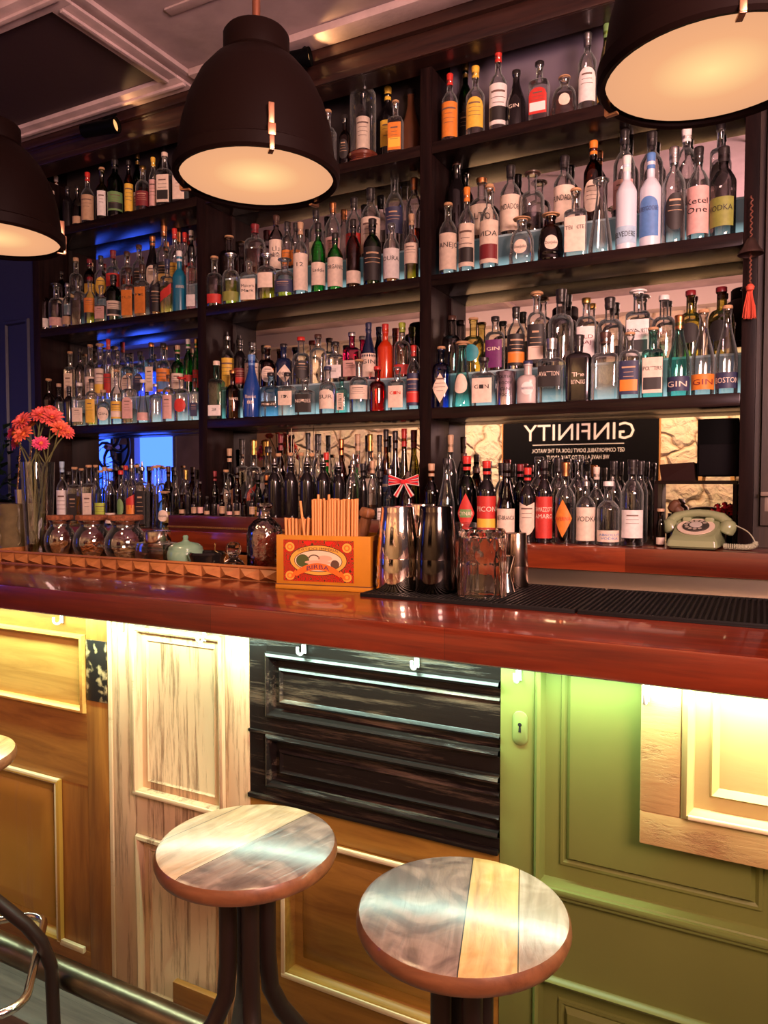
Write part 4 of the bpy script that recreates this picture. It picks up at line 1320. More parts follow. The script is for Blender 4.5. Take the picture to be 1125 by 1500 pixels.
row('''
408 664 15 tall clr - c.full d
425 663 16 tall clr - c.full d
441 663 15 tall clr - c.full d
456.5 664 16 tall clr - - d
478 663 17 wine grn - - r+
500 643 17 wine brn - k x+
517.5 665 23 wine clr drk:.35 k.low s~
532 679 14 wine blk - - k+
545.5 675 19 wine clr tan:.4 - t+
557 690 13 wine blk - w k+
571 687 19 sp bgl - - s
''', 2.655, BZ, '@, front row, back counter, middle bay')
row('''
336 657 18 dec blk - c.shld t+
354.7 643 20 sq clr - k.diag k+
371.5 644 22 sq clr - r.diag a+
393 654 23 sq clr amb:.4 w.high k 季
411 636 14 wine brn - - m+
451 634 15 wine clr - - k+
465 636 15 wine clr - - k+
524 636 19 sp clr - - t+
542 636 20 sp clr - c.full a+ VEGAS|m
556 637 15 wine clr - - k+
565.5 629 19 wine brn - n.full k+
579 631 18 burg brn - - k+
592 628 22 burg olv - c.low r+
607 630 16 wine olv - - m+
''', 2.74, BZ, '@, rear row, back counter, middle bay')
row('''
90.6 676 16 sp clr - w.full u+
109 684 18 sq clr gld:.5 k.vert d
130 681 19 sq clr - c.vert d
147 689 17 sp bgl - l d
160.5 686 14 sp clr mar:.55 c.low d
176.7 689 12 sp clr - g.rnd r
192.5 672 17 sp clr ros:.5 ro.diag s~
208 676 18 sq clr mar:.55 k.full s~
227.4 682 14 cone clr tan:.55 - d
240.7 719 26 rd ygl - c.rnd d* DonJulio
''', 2.50 + 0.035, BZ, '@, front row, back counter, left bay', rmax=0.040)
row('''
100 690 13 sp smk - - k
119 686 14 sp clr - - d
140 681 14 sp clr - - d
153 684 12 sp clr - - t
170 683 13 sp brn - - k
184 682 12 sp clr rdl:.5 - r
200 681 13 sp clr - - d
218 683 12 sp brn - - k
232 681 13 sp clr - - d
246.5 683 15 wine brn - c.low i+
257 690 11 sp clr - - k
272 688 13 sp clr - - a+
288 688 12 sp clr - - k+
''', 2.70, BZ, '@, rear row, back counter, left bay')
row('''
314 690 13 wine brn - p m+
331 688 13 sp clr - - d
347 684 12 wine brn - w k+
366 690 15 dec clr - k.rnd k
378 695 12 wine dgr - y k+
390.5 696 14 wine blk - k x+
''', 2.65, BZ, '@, middle row, back counter, middle bay')
row('''
402 672 20 wine blk - - s~
426 671 21 wine blk - - s~
449.5 671 21 wine blk - - s~
473.5 671 21 wine blk - - s~
496 676 18 wine blk - - s~
''', 2.535, BZ + 0.066, '@, wine bottles above the straw tin', name='wine_bottle', rmax=0.034)
# bitters on the drawer box
ps = [266, 275, 284, 293, 303, 314, 325, 336, 347, 358, 369, 380, 390]
tops = [722, 704, 727, 705, 727, 726, 722, 728, 724, 728, 722, 729, 727]
row('\n'.join('%g %g 8 sm %s - %s %s' % (px, tp, 'blk' if i % 3 else 'brn', ('t.low', '-', 't', 'p.low')[i % 4], ('k', 'k+', 'k')[i % 3]) for i, (px, tp) in enumerate(zip(ps, tops))), 2.535, BZ + 0.066, '@, on the dark red drawer box', name='bitters_bottle', rmax=0.017)

# ------------------------------------------------------------------ pendant lamps
LAMPB = flat('matt_dark_brown_enamel', (0.006, 0.0022, 0.0016), 0.55, spec=0.06, bump=0.03, bscale=60)
m_, nt_, out_ = new_mat('glowing_lamp_diffuser')
tc_ = N(nt_, 'ShaderNodeTexCoord'); gr_ = N(nt_, 'ShaderNodeTexGradient', gradient_type='SPHERICAL')
mp_ = N(nt_, 'ShaderNodeMapping'); mp_.inputs['Scale'].default_value = (5.2, 5.2, 1)
nt_.links.new(tc_.outputs['Object'], mp_.inputs[0]); nt_.links.new(mp_.outputs[0], gr_.inputs[0])
cr_ = N(nt_, 'ShaderNodeValToRGB'); cr_.color_ramp.elements[0].position = 0.0; cr_.color_ramp.elements[0].color = (0.80, 0.38, 0.20, 1)
cr_.color_ramp.elements[1].position = 1.0; cr_.color_ramp.elements[1].color = (1.15, 0.80, 0.34, 1)
e1_ = cr_.color_ramp.elements.new(0.5); e1_.color = (0.92, 0.44, 0.21, 1)
nt_.links.new(gr_.outputs['Fac'], cr_.inputs[0])
em_ = N(nt_, 'ShaderNodeEmission'); em_.inputs[1].default_value = 1.0
nt_.links.new(cr_.outputs[0], em_.inputs[0]); nt_.links.new(em_.outputs[0], out_.inputs[0])
DIFF = m_
LZ, LY, LR = 2.165, 1.35, 0.182
for lx, nm, ca in ((-1.90, 'leftmost', 0.5), (-1.005, 'middle', 0.80), (-0.085, 'rightmost', 0.28)):
    t = thing('pendant_lamp', 'dark brown bell-shaped pendant lamp with glowing diffuser, %s of three over the bar' % nm, 'pendant lamp', (lx, LY, LZ), group='bell pendant lamps over the bar')
    MB().lathe([(0.168, 0.002), (LR * 0.97, 0.0), (LR, 0.006), (LR, 0.030), (0.172, 0.036), (0.170, 0.06), (0.163, 0.11), (0.148, 0.165), (0.125, 0.212), (0.095, 0.248), (0.072, 0.262), (0.068, 0.266), (0.068, 0.268)], 48).build('shade', LAMPB, t)
    MB().lathe([(0.0, 0.262), (0.066, 0.262), (0.072, 0.268), (0.072, 0.312), (0.066, 0.320), (0.0, 0.322)], 32).build('neck_cap', LAMPB, t)
    MB().tube([(0, 0, 0.318), (0, 0, ZC - LZ)], 0.009, 12).build('rod', flat('brown_metal_rod', (0.20, 0.07, 0.035), 0.4, metal=0.6), t)
    MB().lathe([(0, 0.012), (0.168, 0.012)], 48).build('diffuser', DIFF, t)
    for k in range(3):
        a = ca + k * 2 * pi / 3
        M = Matrix.Rotation(a, 4, 'Z')
        cm = MB()
        cm.box(-0.006, 0.006, -0.180, -0.166, 0.045, 0.088, M=M, c=0.0015)
        cm.box(-0.008, 0.008, -LR - 0.003, -0.172, 0.022, 0.046, M=M, c=0.002)
        cm.box(-0.005, 0.005, -LR - 0.002, -LR + 0.006, -0.004, 0.022, M=M, c=0.001)
        cm.box(-0.005, 0.005, -LR - 0.001, -0.160, -0.006, -0.002, M=M, c=0.001)
        cm.build('clip', flat('bronze_clip', (0.45, 0.24, 0.13), 0.3, metal=0.9), t)
    light('SPOT', 'lamp_beam', (lx, LY, LZ - 0.02), 15, (1.0, 0.66, 0.36), (lx, LY, 0), 0.06, spot=2.75, blend=0.9)

# spotlights on the fascia
def spotlight(px, py, w_):
    q = at(px, py, Y=2.455)
    t = thing('spotlight', 'small black cylindrical spotlight on the beam, ' + w_, 'spotlight', (q.x, q.y, q.z), group='black spotlights on the beam')
    M = Matrix.Rotation(0.25, 4, 'Z') @ Matrix.Rotation(pi / 2 - 0.06, 4, 'Y')
    MB().lathe([(0, -0.10), (0.028, -0.10), (0.030, -0.095), (0.031, 0.05), (0.034, 0.055), (0.034, 0.075), (0.030, 0.075), (0.028, 0.05), (0, 0.05)], 24, M=M).build('housing', BLACKP, t)
    MB().lathe([(0, 0.062), (0.026, 0.062)], 24, M=M).build('bulb', flat('warm_bulb_glow', (0.8, 0.5, 0.2), 0.3, emis=((1.0, 0.55, 0.2), 0.9)), t)
    MB().tube([(-0.02, 0.0, 0.03), (-0.02, 0.03, 0.06), (0.0, 0.055, 0.075), (0.03, 0.055, 0.075), (0.05, 0.03, 0.06), (0.05, 0.0, 0.03)], 0.004, 8).build('bracket', BLACKP, t)
    light('SPOT', 'spotlight_beam', (q.x + 0.085, q.y - 0.02, q.z + 0.0), 2.2, (1.0, 0.55, 0.22), (q.x + 0.8, q.y + 0.12, q.z + 0.16), 0.012, spot=1.5)
spotlight(150, 187, 'above the left bay')
spotlight(428, 88, 'above the middle bay')

# ------------------------------------------------------------------ stools
def seat_mat(name, ang, cuts, tones, rot0):
    """planks laid side by side: cuts along the direction across the grain"""
    m, nt, out = new_mat(name)
    p = N(nt, 'ShaderNodeBsdfPrincipled'); p.inputs['Roughness'].default_value = 0.33; p.inputs['Coat Weight'].default_value = 0.5; p.inputs['Coat Roughness'].default_value = 0.2
    tc = N(nt, 'ShaderNodeTexCoord'); mp = N(nt, 'ShaderNodeMapping'); mp.inputs['Rotation'].default_value = (0, 0, ang)
    nt.links.new(tc.outputs['Object'], mp.inputs[0])
    sx = N(nt, 'ShaderNodeSeparateXYZ'); nt.links.new(mp.outputs[0], sx.inputs[0])
    mm = N(nt, 'ShaderNodeMapRange'); mm.inputs['From Min'].default_value = -0.2; mm.inputs['From Max'].default_value = 0.2
    nt.links.new(sx.outputs[0], mm.inputs[0])
    st = N(nt, 'ShaderNodeMapping'); st.inputs['Scale'].default_value = (1, 0.14, 1)
    nt.links.new(mp.outputs[0], st.inputs[0])
    n = N(nt, 'ShaderNodeTexNoise'); n.inputs['Scale'].default_value = 38; n.inputs['Detail'].default_value = 7; n.inputs['Distortion'].default_value = 1.5
    nt.links.new(st.outputs[0], n.inputs['Vector'])
    n2 = N(nt, 'ShaderNodeTexNoise'); n2.inputs['Scale'].default_value = 9; n2.inputs['Detail'].default_value = 4; n2.inputs['Distortion'].default_value = 2.0
    nt.links.new(mp.outputs[0], n2.inputs['Vector'])
    cr = N(nt, 'ShaderNodeValToRGB'); cr.color_ramp.interpolation = 'CONSTANT'
    cr2 = N(nt, 'ShaderNodeValToRGB'); cr2.color_ramp.interpolation = 'CONSTANT'
    pos = [0.0] + [(c + 0.2) / 0.4 for c in cuts]
    for r, w_ in ((cr, 0), (cr2, 1)):
        el = r.color_ramp.elements
        el[0].position = 0; el[0].color = c4(tones[0][w_])
        el[1].position = pos[1]; el[1].color = c4(tones[1][w_])
        for q in range(2, len(pos)):
            e = el.new(pos[q]); e.color = c4(tones[q][w_])
        nt.links.new(mm.outputs[0], r.inputs[0])
    rr = N(nt, 'ShaderNodeValToRGB'); rr.color_ramp.elements[0].position = 0.42; rr.color_ramp.elements[1].position = 0.60
    nt.links.new(n2.outputs['Fac'], rr.inputs[0])
    mx = N(nt, 'ShaderNodeMixRGB'); nt.links.new(rr.outputs[0], mx.inputs[0]); nt.links.new(cr.outputs[0], mx.inputs[1]); nt.links.new(cr2.outputs[0], mx.inputs[2])
    gr = N(nt, 'ShaderNodeValToRGB'); gr.color_ramp.elements[0].position = 0.3; gr.color_ramp.elements[0].color = (0.55, 0.5, 0.46, 1); gr.color_ramp.elements[1].position = 0.62
    nt.links.new(n.outputs['Fac'], gr.inputs[0])
    m2 = N(nt, 'ShaderNodeMixRGB', blend_type='MULTIPLY'); m2.inputs[0].default_value = 0.9
    nt.links.new(mx.outputs[0], m2.inputs[1]); nt.links.new(gr.outputs[0], m2.inputs[2])
    col = m2.outputs[0]
    for c in cuts:   # dark seams between the planks
        a = N(nt, 'ShaderNodeMath', operation='SUBTRACT'); a.inputs[1].default_value = c; nt.links.new(sx.outputs[0], a.inputs[0])
        b = N(nt, 'ShaderNodeMath', operation='ABSOLUTE'); nt.links.new(a.outputs[0], b.inputs[0])
        l = N(nt, 'ShaderNodeMath', operation='LESS_THAN'); l.inputs[1].default_value = 0.0009; nt.links.new(b.outputs[0], l.inputs[0])
        k = N(nt, 'ShaderNodeMixRGB'); k.inputs[2].default_value = (0.02, 0.012, 0.008, 1)
        nt.links.new(l.outputs[0], k.inputs[0]); nt.links.new(col, k.inputs[1]); col = k.outputs[0]
    nt.links.new(col, p.inputs['Base Color'])
    bp = N(nt, 'ShaderNodeBump'); bp.inputs['Strength'].default_value = 0.7; bp.inputs['Distance'].default_value = 0.003
    nt.links.new(n.outputs['Fac'], bp.inputs['Height']); nt.links.new(bp.outputs[0], p.inputs['Normal'])
    nt.links.new(p.outputs[0], out.inputs[0])
    return m
PALE = ((0.62, 0.44, 0.24), (0.72, 0.54, 0.33)); PALEY = ((0.66, 0.42, 0.14), (0.74, 0.52, 0.22)); WAL = ((0.16, 0.10, 0.085), (0.34, 0.24, 0.19))
GREYW = ((0.40, 0.33, 0.25), (0.56, 0.48, 0.38))
EDGE = wood('seat_edge_wood', (0.16, 0.055, 0.02), (0.32, 0.12, 0.045), 'X', 4, 6, rough=0.4, coat=0.3)
LEG = flat('dark_brown_steel_tube', (0.028, 0.014, 0.010), 0.38, metal=0.3, bump=0.03)
CHR = flat('chromed_tube', (0.72, 0.66, 0.56), 0.16, metal=1.0)
def stool(x, y, z, sm, label, rz, ring=True, R=0.165, leg=0, sp=1.0):
    t = thing('bar_stool', label, 'bar stool', (x, y, 0), rz, group='round wooden bar stools')
    s = MB()
    s.lathe([(0, z), (R - 0.012, z), (R - 0.004, z - 0.003)], 64, k=0)
    s.lathe([(R - 0.004, z - 0.003), (R, z - 0.010), (R + 0.001, z - 0.020), (R - 0.003, z - 0.030), (R - 0.014, z - 0.036), (0, z - 0.036)], 64, k=1)
    s.build('seat', [sm, EDGE], t, angle=60)
    MB().lathe([(0, z - 0.044), (0.07, z - 0.044), (0.07, z - 0.0365), (0, z - 0.0365)], 24).build('mounting_plate', LEG, t)
    for k in range(4):
        a = leg + k * pi / 2
        c_, s_ = cos(a), sin(a)
        pts = []
        for zz, rr in ((z - 0.04, 0.036), (0.62, 0.036), (0.555, 0.042), (0.51, 0.066), (0.46, 0.108), (0.38, 0.180), (0.33, 0.214), (0.26, 0.236), (0.0, 0.243)):
            rr = 0.036 + (rr - 0.036) * sp
            pts.append((rr * c_, rr * s_, zz))
        # smooth the bend
        P = [Vector(p) for p in pts]; Q = []
        for i in range(len(P) - 1):
            Q.append(P[i]); 
            if 1 <= i <= 6: Q.append((P[i] + P[i + 1]) / 2)
        Q.append(P[-1])
        MB().tube(Q, 0.0165, 14).build('leg', LEG, t)
    if ring:
        pts = []
        for k in range(4):      # rounded square, its corners between the legs
            a = leg + pi / 4 + k * pi / 2
            c_ = Vector((0.200 * sp * cos(a), 0.200 * sp * sin(a), 0.295))
            for j in range(7):
                b_ = a - pi / 4 + pi / 2 * j / 6
                pts.append(c_ + Vector((0.06 * cos(b_), 0.06 * sin(b_), 0)))
        MB().tube(pts, 0.0105, 12, closed=True).build('foot_ring', CHR, t)
    return t
SEAT1 = seat_mat('seat_planks_a', 0.22 * 0 + 0.213, [-0.122, 0.008], [PALE, PALE, WAL], 0)
SEAT2 = seat_mat('seat_planks_b', -0.285, [0.006, 0.086], [WAL, PALEY, GREYW], 0)
SEAT3 = seat_mat('seat_planks_c', -0.5, [-0.05, 0.06], [PALEY, GREYW, PALEY], 0)
stool(-0.832, 1.073, 0.84, SEAT1, 'round wooden bar stool, two pale planks and one dark walnut plank, before the black door', 0, leg=pi / 4, sp=0.85)
stool(-0.402, 1.055, 0.84, SEAT2, 'round wooden bar stool with dark, yellow and grey planks, nearest the green door', 0, leg=pi / 4, sp=0.60)
stool(-1.765, 1.085, 0.84, SEAT3, 'bar stool cut by the left edge of the photo, chrome foot ring showing', 0, leg=pi / 4)

# ------------------------------------------------------------------ things on the bar
T0 = 1.20
TRAYW = wood('orange_carved_tray_wood', (0.30, 0.10, 0.03), (0.52, 0.20, 0.06), 'X', 5, 8, rough=0.42, bump=0.1)
tx0, tx1, ty0, ty1 = -2.62, -1.275, 1.81, 2.075
tr = thing('serving_tray', 'long orange-brown wooden tray with carved triangle edge on the bar', 'tray', ((tx0 + tx1) / 2, (ty0 + ty1) / 2, T0), 0.0)
rel(MB().box(tx0, tx1, ty0, ty1, T0, T0 + 0.012), tr).build('base', TRAYW, tr)
F = MB().box(tx0, tx1, ty0, ty0 + 0.010, T0 + 0.012, T0 + 0.046, c=0.001).box(tx0, tx1, ty1 - 0.010, ty1, T0 + 0.012, T0 + 0.046)
F.box(tx0, tx0 + 0.01, ty0 + 0.01, ty1 - 0.01, T0 + 0.012, T0 + 0.046).box(tx1 - 0.01, tx1, ty0 + 0.01, ty1 - 0.01, T0 + 0.012, T0 + 0.046)
rel(F, tr).build('rim', TRAYW, tr)
F = MB(); n_ = 18; wv = (tx1 - tx0) / n_
for i in range(n_):
    a = tx0 + i * wv; zt, zb = T0 + 0.040, T0 + 0.003
    # square pyramid studs standing proud of the rim
    c5 = (a + wv * 0.5, ty0 - 0.022, (zt + zb) / 2 - 0.004)
    F.add([(a, ty0 - 0.001, zt), (a + wv, ty0 - 0.001, zt), (a + wv, ty0 - 0.001, zb), (a, ty0 - 0.001, zb), c5], [(0, 4, 1), (1, 4, 2), (2, 4, 3), (3, 4, 0)])
F.box(tx0, tx1, ty0 - 0.006, ty0, T0 + 0.040, T0 + 0.047, c=0.001)
rel(F, tr).build('carved_edge', TRAYW, tr, smooth=False)
TZ = T0 + 0.0122

CUT = solid_glass('cut_crystal', (0.98, 0.96, 0.93))
CG = glass('thick_clear_glass', (0.97, 0.97, 0.96), (0.84, 0.82, 0.79), 0.8, bump=0.0, power=3.0, rim=0.3)
RIB = glass('ribbed_clear_glass', (0.98, 0.97, 0.96), (0.88, 0.86, 0.84), 0.8, bump=0.35, bscale=60, power=2.4)
CORKM = flat('rough_cork', (0.30, 0.085, 0.030), 0.85, var=0.6, vscale=90, bump=0.5, bscale=120)

def open_glass(mb, prof, n=32, th=0.0025, fn=None):
    """a walled vessel: outside up, inside down"""
    inner = [(max(0, r - th), z + (th if i == 0 else 0)) for i, (r, z) in enumerate(prof)]
    pr = [(0, prof[0][1])] + prof + inner[::-1] + [(0, prof[0][1] + th * 2)]
    mb.lathe(pr, n, fn=fn)
    return mb

# vase with chrysanthemums
vx, vy = at(57, 806, Z=TZ).x, 1.955
vx = at(57, 760, Y=1.955).x
v = thing('vase', 'tall clear glass vase of flowers standing on the carved tray', 'vase', (vx, vy, TZ))
vh = at(57, 677, Y=1.955).z - TZ
open_glass(MB(), [(0.044, 0.0), (0.047, 0.006), (0.049, 0.05), (0.053, 0.15), (0.058, vh * 0.72), (0.060, vh * 0.86), (0.062, vh)], 28, fn=lambda t, z: 1 + 0.03 * cos(9 * t)).build('glass_body', CG, v)
MB().lathe([(0, 0.008), (0.043, 0.008), (0.047, 0.10), (0, 0.10)], 24).build('water', glass('vase_water', (0.72, 0.66, 0.52), (0.4, 0.3, 0.2), 0.0), v)
bq = thing('flower_bouquet', 'bouquet of coral and pink chrysanthemums with green stems in the vase', 'flowers', (vx, vy, TZ))
STEM = flat('flower_stem_green', (0.13, 0.13, 0.045), 0.6)
PET = [flat('coral_petal', (0.82, 0.115, 0.10), 0.5, var=0.2, vscale=80), flat('pink_petal', (0.80, 0.07, 0.20), 0.5, var=0.2, vscale=80), flat('orange_petal', (0.88, 0.16, 0.08), 0.5, var=0.2, vscale=80)]
FC = flat('flower_centre', (0.80, 0.22, 0.04), 0.7)
def flower(c, nrm, r, mat, seed):
    rg = random.Random(seed)
    q = Vector(nrm).normalized().to_track_quat('Z', 'Y').to_matrix().to_4x4()
    M = Matrix.Translation(c) @ q
    mb = MB()
    for layer, (k, el, sc) in enumerate(((17, 0.12, 1.0), (15, 0.42, 0.90), (12, 0.80, 0.68), (8, 1.15, 0.45))):
        for i in range(k):
            a = 2 * pi * (i + rg.uniform(-.2, .2)) / k + layer * 0.3
            L = r * sc * rg.uniform(0.85, 1.08); w_ = r * 0.125
            e = el + rg.uniform(-0.12, 0.12)
            d = Vector((cos(a) * cos(e), sin(a) * cos(e), sin(e))); s_ = Vector((-sin(a), cos(a), 0)); up = d.cross(s_) * -1
            vs = []
            for u, ww, cu in ((0.1, 0.5, 0.0), (0.4, 0.9, 0.06), (0.75, 1.0, 0.05), (0.95, 0.6, -0.02), (1.03, 0.1, -0.06)):
                base = d * (L * u) + Vector((0, 0, 1)) * (cu * L)
                vs += [M @ (base - s_ * w_ * ww), M @ (base - Vector((0, 0, 1)) * w_ * 0.45 * ww), M @ (base + s_ * w_ * ww)]
            fs = []
            for j in range(4):
                fs += [(j * 3, j * 3 + 1, j * 3 + 4, j * 3 + 3), (j * 3 + 1, j * 3 + 2, j * 3 + 5, j * 3 + 4)]
            mb.add(vs, fs)
    o = mb.build('flower_head', mat, bq, angle=80)
    MB().lathe([(0, -0.006), (0.008, -0.004), (0.013, 0.002), (0.010, 0.008), (0, 0.011)], 12, M=M).build('flower_centre', FC, bq)
    return o
fl = [(33, 618, 20, 0), (20, 634, 16, 1), (34, 636, 20, 2), (26, 648, 17, 1), (60, 608, 19, 0), (76, 612, 21, 0), (88, 628, 20, 2), (98, 633, 15, 0), (48, 622, 14, 0), (60, 650, 16, 1), (50, 607, 13, 0), (72, 600, 13, 0)]
stems = MB()
for i, (px, py, rp, mk) in enumerate(fl):
    Yf = 1.955 + [(-0.05), 0.0, -0.05, 0.02, 0.0, 0.02, 0.03, 0.05, 0.05, -0.04, 0.04, 0.06][i]
    q = at(px, py, Y=Yf)
    c = Vector((q.x - vx, q.y - vy, q.z - TZ))
    out = Vector((c.x * 3.0, c.y * 2 - 0.1, 0.22)) + Vector((0.10, -0.12, 0))
    flower(c, out, rp * 0.00215, PET[mk], i)
    a = i * 2.4
    p0 = Vector((0.025 * cos(a), 0.025 * sin(a), 0.012)); p1 = Vector((0.035 * cos(a + 2), 0.035 * sin(a + 2), vh * 0.95))
    pts = [p0, (p0 + p1) / 2, p1, p1 * 0.4 + c * 0.6 + Vector((0, 0, 0.01)), c]
    stems.tube(pts, 0.0028, 6)
stems.tube([(0.02, 0, 0.03), (0.03, 0.01, vh * 0.9), (0.085, 0.01, vh + 0.06), (0.12, 0.0, vh + 0.12)], 0.0024, 6)
stems.build('stems', STEM, bq)['kind'] = 'stuff'

# coasters leaning at the back of the tray
for i, (dx, mt, wh) in enumerate(((0.0, flat('coaster_wood', (0.42, 0.26, 0.15), 0.6), 'outer pale wooden one'), (0.016, flat('coaster_black', (0.03, 0.02, 0.02), 0.5), 'inner dark one'))):
    q = at(38, 790, Y=2.045)
    c = thing('round_coaster', 'round coaster standing on edge behind the vase, ' + wh, 'coaster', (q.x + dx * 1.6 - 0.01, 2.03 - dx * 0.6, TZ), group='coasters behind the vase')
    M = Matrix.Translation((0, 0, 0.05)) @ Matrix.Rotation(-0.75, 4, 'Z') @ Matrix.Rotation(pi / 2, 4, 'X')
    MB().lathe([(0, -0.003), (0.042, -0.003), (0.048, -0.004), (0.050, 0.0), (0.048, 0.004), (0.042, 0.003), (0, 0.003)], 28, M=M).build('disc', mt, c)

# fishbowl jars with cork lids
def jar(px, w_, what, fill):
    q = at(px, 785, Y=1.945)
    R = w_ / 2 * (q.x * FWD.x + q.y * FWD.y) / FPX
    t = thing('fishbowl_jar', 'round clear glass jar with wide cork lid, ' + what, 'jar', (q.x, 1.945, TZ), group='cork-lidded jars on the tray')
    H_ = at(px, 757, Y=1.945).z - TZ
    pr = [(R * 0.55, 0.0)]
    for i in range(1, 12):
        u = i / 12.0
        a = -0.95 + u * 2.0
        pr.append((R * cos(a * 0.98), H_ * 0.39 * (1 + sin(a) / sin(0.95)) * 1.0))
    pr = [(r, z) for r, z in pr if z < H_ * 0.8] + [(R * 0.62, H_ * 0.82), (R * 0.64, H_ * 0.86), (R * 0.70, H_ * 0.90), (R * 0.70, H_ * 0.92)]
    open_glass(MB(), pr, 32).build('glass_body', CG, t)
    MB().lathe([(0, H_ * 0.84), (R * 0.60, H_ * 0.84), (R * 0.61, H_ * 0.925), (R * 0.84, H_ * 0.93), (R * 0.86, H_ * 0.955), (R * 0.86, H_ * 1.02), (R * 0.82, H_ * 1.04), (0, H_ * 1.04)], 28, fn=lambda a, z: 1 + 0.02 * sin(7 * a) * sin(3 * a)).build('cork_lid', CORKM, t)
    fill(t, R, H_)
def slices(t, R, H_):
    for k, (x, y, z, ry, rx) in enumerate(((0.008, -0.026, 0.040, 0.15, 1.5), (-0.028, -0.008, 0.032, 0.9, 1.2), (0.02, 0.015, 0.03, -0.5, 1.1), (-0.005, 0.01, 0.05, 0.3, 0.6))):
        M = Matrix.Translation((x, y, z)) @ Matrix.Rotation(ry, 4, 'Z') @ Matrix.Rotation(rx, 4, 'X')
        s = MB(); s.lathe([(0, 0), (0.021, 0.0005), (0.0235, -0.0015), (0.0255, 0), (0.0235, 0.0015), (0.021, 0.001), (0, 0.001)], 24, M=M)
        for j in range(8):
            a = pi * j / 4
            s.tube([M @ Vector((0.002 * cos(a), 0.002 * sin(a), 0.001)), M @ Vector((0.022 * cos(a), 0.022 * sin(a), 0.001))], 0.0011, 5)
        s.build('dried_citrus_slice', flat('dried_citrus', (0.42, 0.17, 0.045), 0.7, var=0.5, vscale=60), t)
def peels(t, R, H_):
    rg = random.Random(3)
    s = MB()
    for j in range(26):
        a = rg.uniform(0, 6.28); rr = rg.uniform(0, R * 0.62); z = rg.uniform(0.008, H_ * 0.42)
        c = Vector((rr * cos(a), rr * sin(a), z)); pts = []
        b = rg.uniform(0, 6.28)
        for i in range(6):
            pts.append(c + Vector((0.016 * cos(b + i * 0.5), 0.016 * sin(b + i * 0.5), 0.004 * sin(i + j))))
        s.tube(pts, 0.0028, 5)
    s.build('orange_peels', flat('dried_orange_peel', (0.55, 0.16, 0.03), 0.6, var=0.4, vscale=50), t)['kind'] = 'stuff'
def chips(t, R, H_):
    rg = random.Random(5); s = MB()
    for j in range(46):
        a = rg.uniform(0, 6.28); rr = rg.uniform(0, R * 0.66); z = rg.uniform(0.008, H_ * 0.30)
        M = Matrix.Translation((rr * cos(a), rr * sin(a), z)) @ Matrix.Rotation(rg.uniform(0, 6), 4, 'Z') @ Matrix.Rotation(rg.uniform(-.9, .9), 4, 'X')
        s.box(-0.009, 0.009, -0.006, 0.006, -0.0025, 0.0025, M=M, c=0.001)
    s.build('wood_chips', flat('wood_chips', (0.40, 0.23, 0.10), 0.7, var=0.4, vscale=60), t)['kind'] = 'stuff'
jar(88, 44, 'with dried citrus slices, beside the vase', slices)
jar(135, 54, 'with orange peels, in the middle of three', peels)
jar(184, 60, 'with pale wood chips, beside the square jar', chips)

# square jar with steel lid
q = at(231, 803, Y=1.945)
t = thing('square_jar', 'square clear glass jar with brushed steel lid on the tray', 'jar', (q.x, 1.945, TZ))
MB().box(-0.068, 0.068, -0.045, 0.045, 0.0, 0.078, c=0.012).build('glass_body', CG, t)
MB().box(-0.062, 0.062, -0.039, 0.039, 0.004, 0.050, c=0.008).build('contents', glass('pale_jar_contents', (0.80, 0.62, 0.48), (0.4, 0.26, 0.18), 0.0), t)
MB().lathe([(0.046, 0.078), (0.047, 0.080), (0.047, 0.116), (0.044, 0.119), (0, 0.119)], 32).build('lid', flat('polished_steel_lid', (0.78, 0.70, 0.62), 0.14, metal=1.0), t)

# green ceramic lidded bowl
q = at(272, 806, Y=1.935)
t = thing('ceramic_pot', 'small sage green lidded ceramic pot with faceted sides on the tray', 'pot', (q.x, 1.935, TZ))
GC = flat('sage_green_glaze', (0.20, 0.34, 0.24), 0.2, coat=0.4, var=0.2)
MB().lathe([(0, 0), (0.050, 0), (0.057, 0.010), (0.062, 0.035), (0.060, 0.055), (0.056, 0.062), (0, 0.062)], 32, fn=lambda a, z: 1 + 0.03 * abs(cos(7 * a + 60 * z))).build('bowl', GC, t)
MB().lathe([(0, 0.062), (0.057, 0.062), (0.056, 0.068), (0.042, 0.080), (0.014, 0.086), (0.008, 0.092), (0.010, 0.104), (0.006, 0.108), (0, 0.108)], 32, fn=lambda a, z: 1 + 0.02 * cos(8 * a)).build('lid', GC, t)

# low black glass pot with two small prongs behind
q = at(305, 813, Y=1.93)
t = thing('black_glass_pot', 'low black cut-glass ash pot on the tray, beside the sage pot', 'pot', (q.x, 1.925, TZ))
MB().lathe([(0, 0), (0.052, 0), (0.058, 0.006), (0.058, 0.032), (0.062, 0.040), (0.064, 0.050), (0.058, 0.056), (0.050, 0.050), (0.048, 0.012), (0, 0.012)], 36, fn=lambda a, z: 1 + 0.02 * cos(18 * a)).build('bowl', flat('black_glass', (0.010, 0.008, 0.008), 0.08, coat=0.6), t)
for sx_ in (-0.012, 0.045):
    MB().tube([(sx_, 0.055, 0.0), (sx_, 0.055, 0.072)], 0.0022, 6).lathe([(0, 0.070), (0.004, 0.074), (0.003, 0.080), (0, 0.082)], 8, sx_, 0.055).build('prong', BRASS, t)

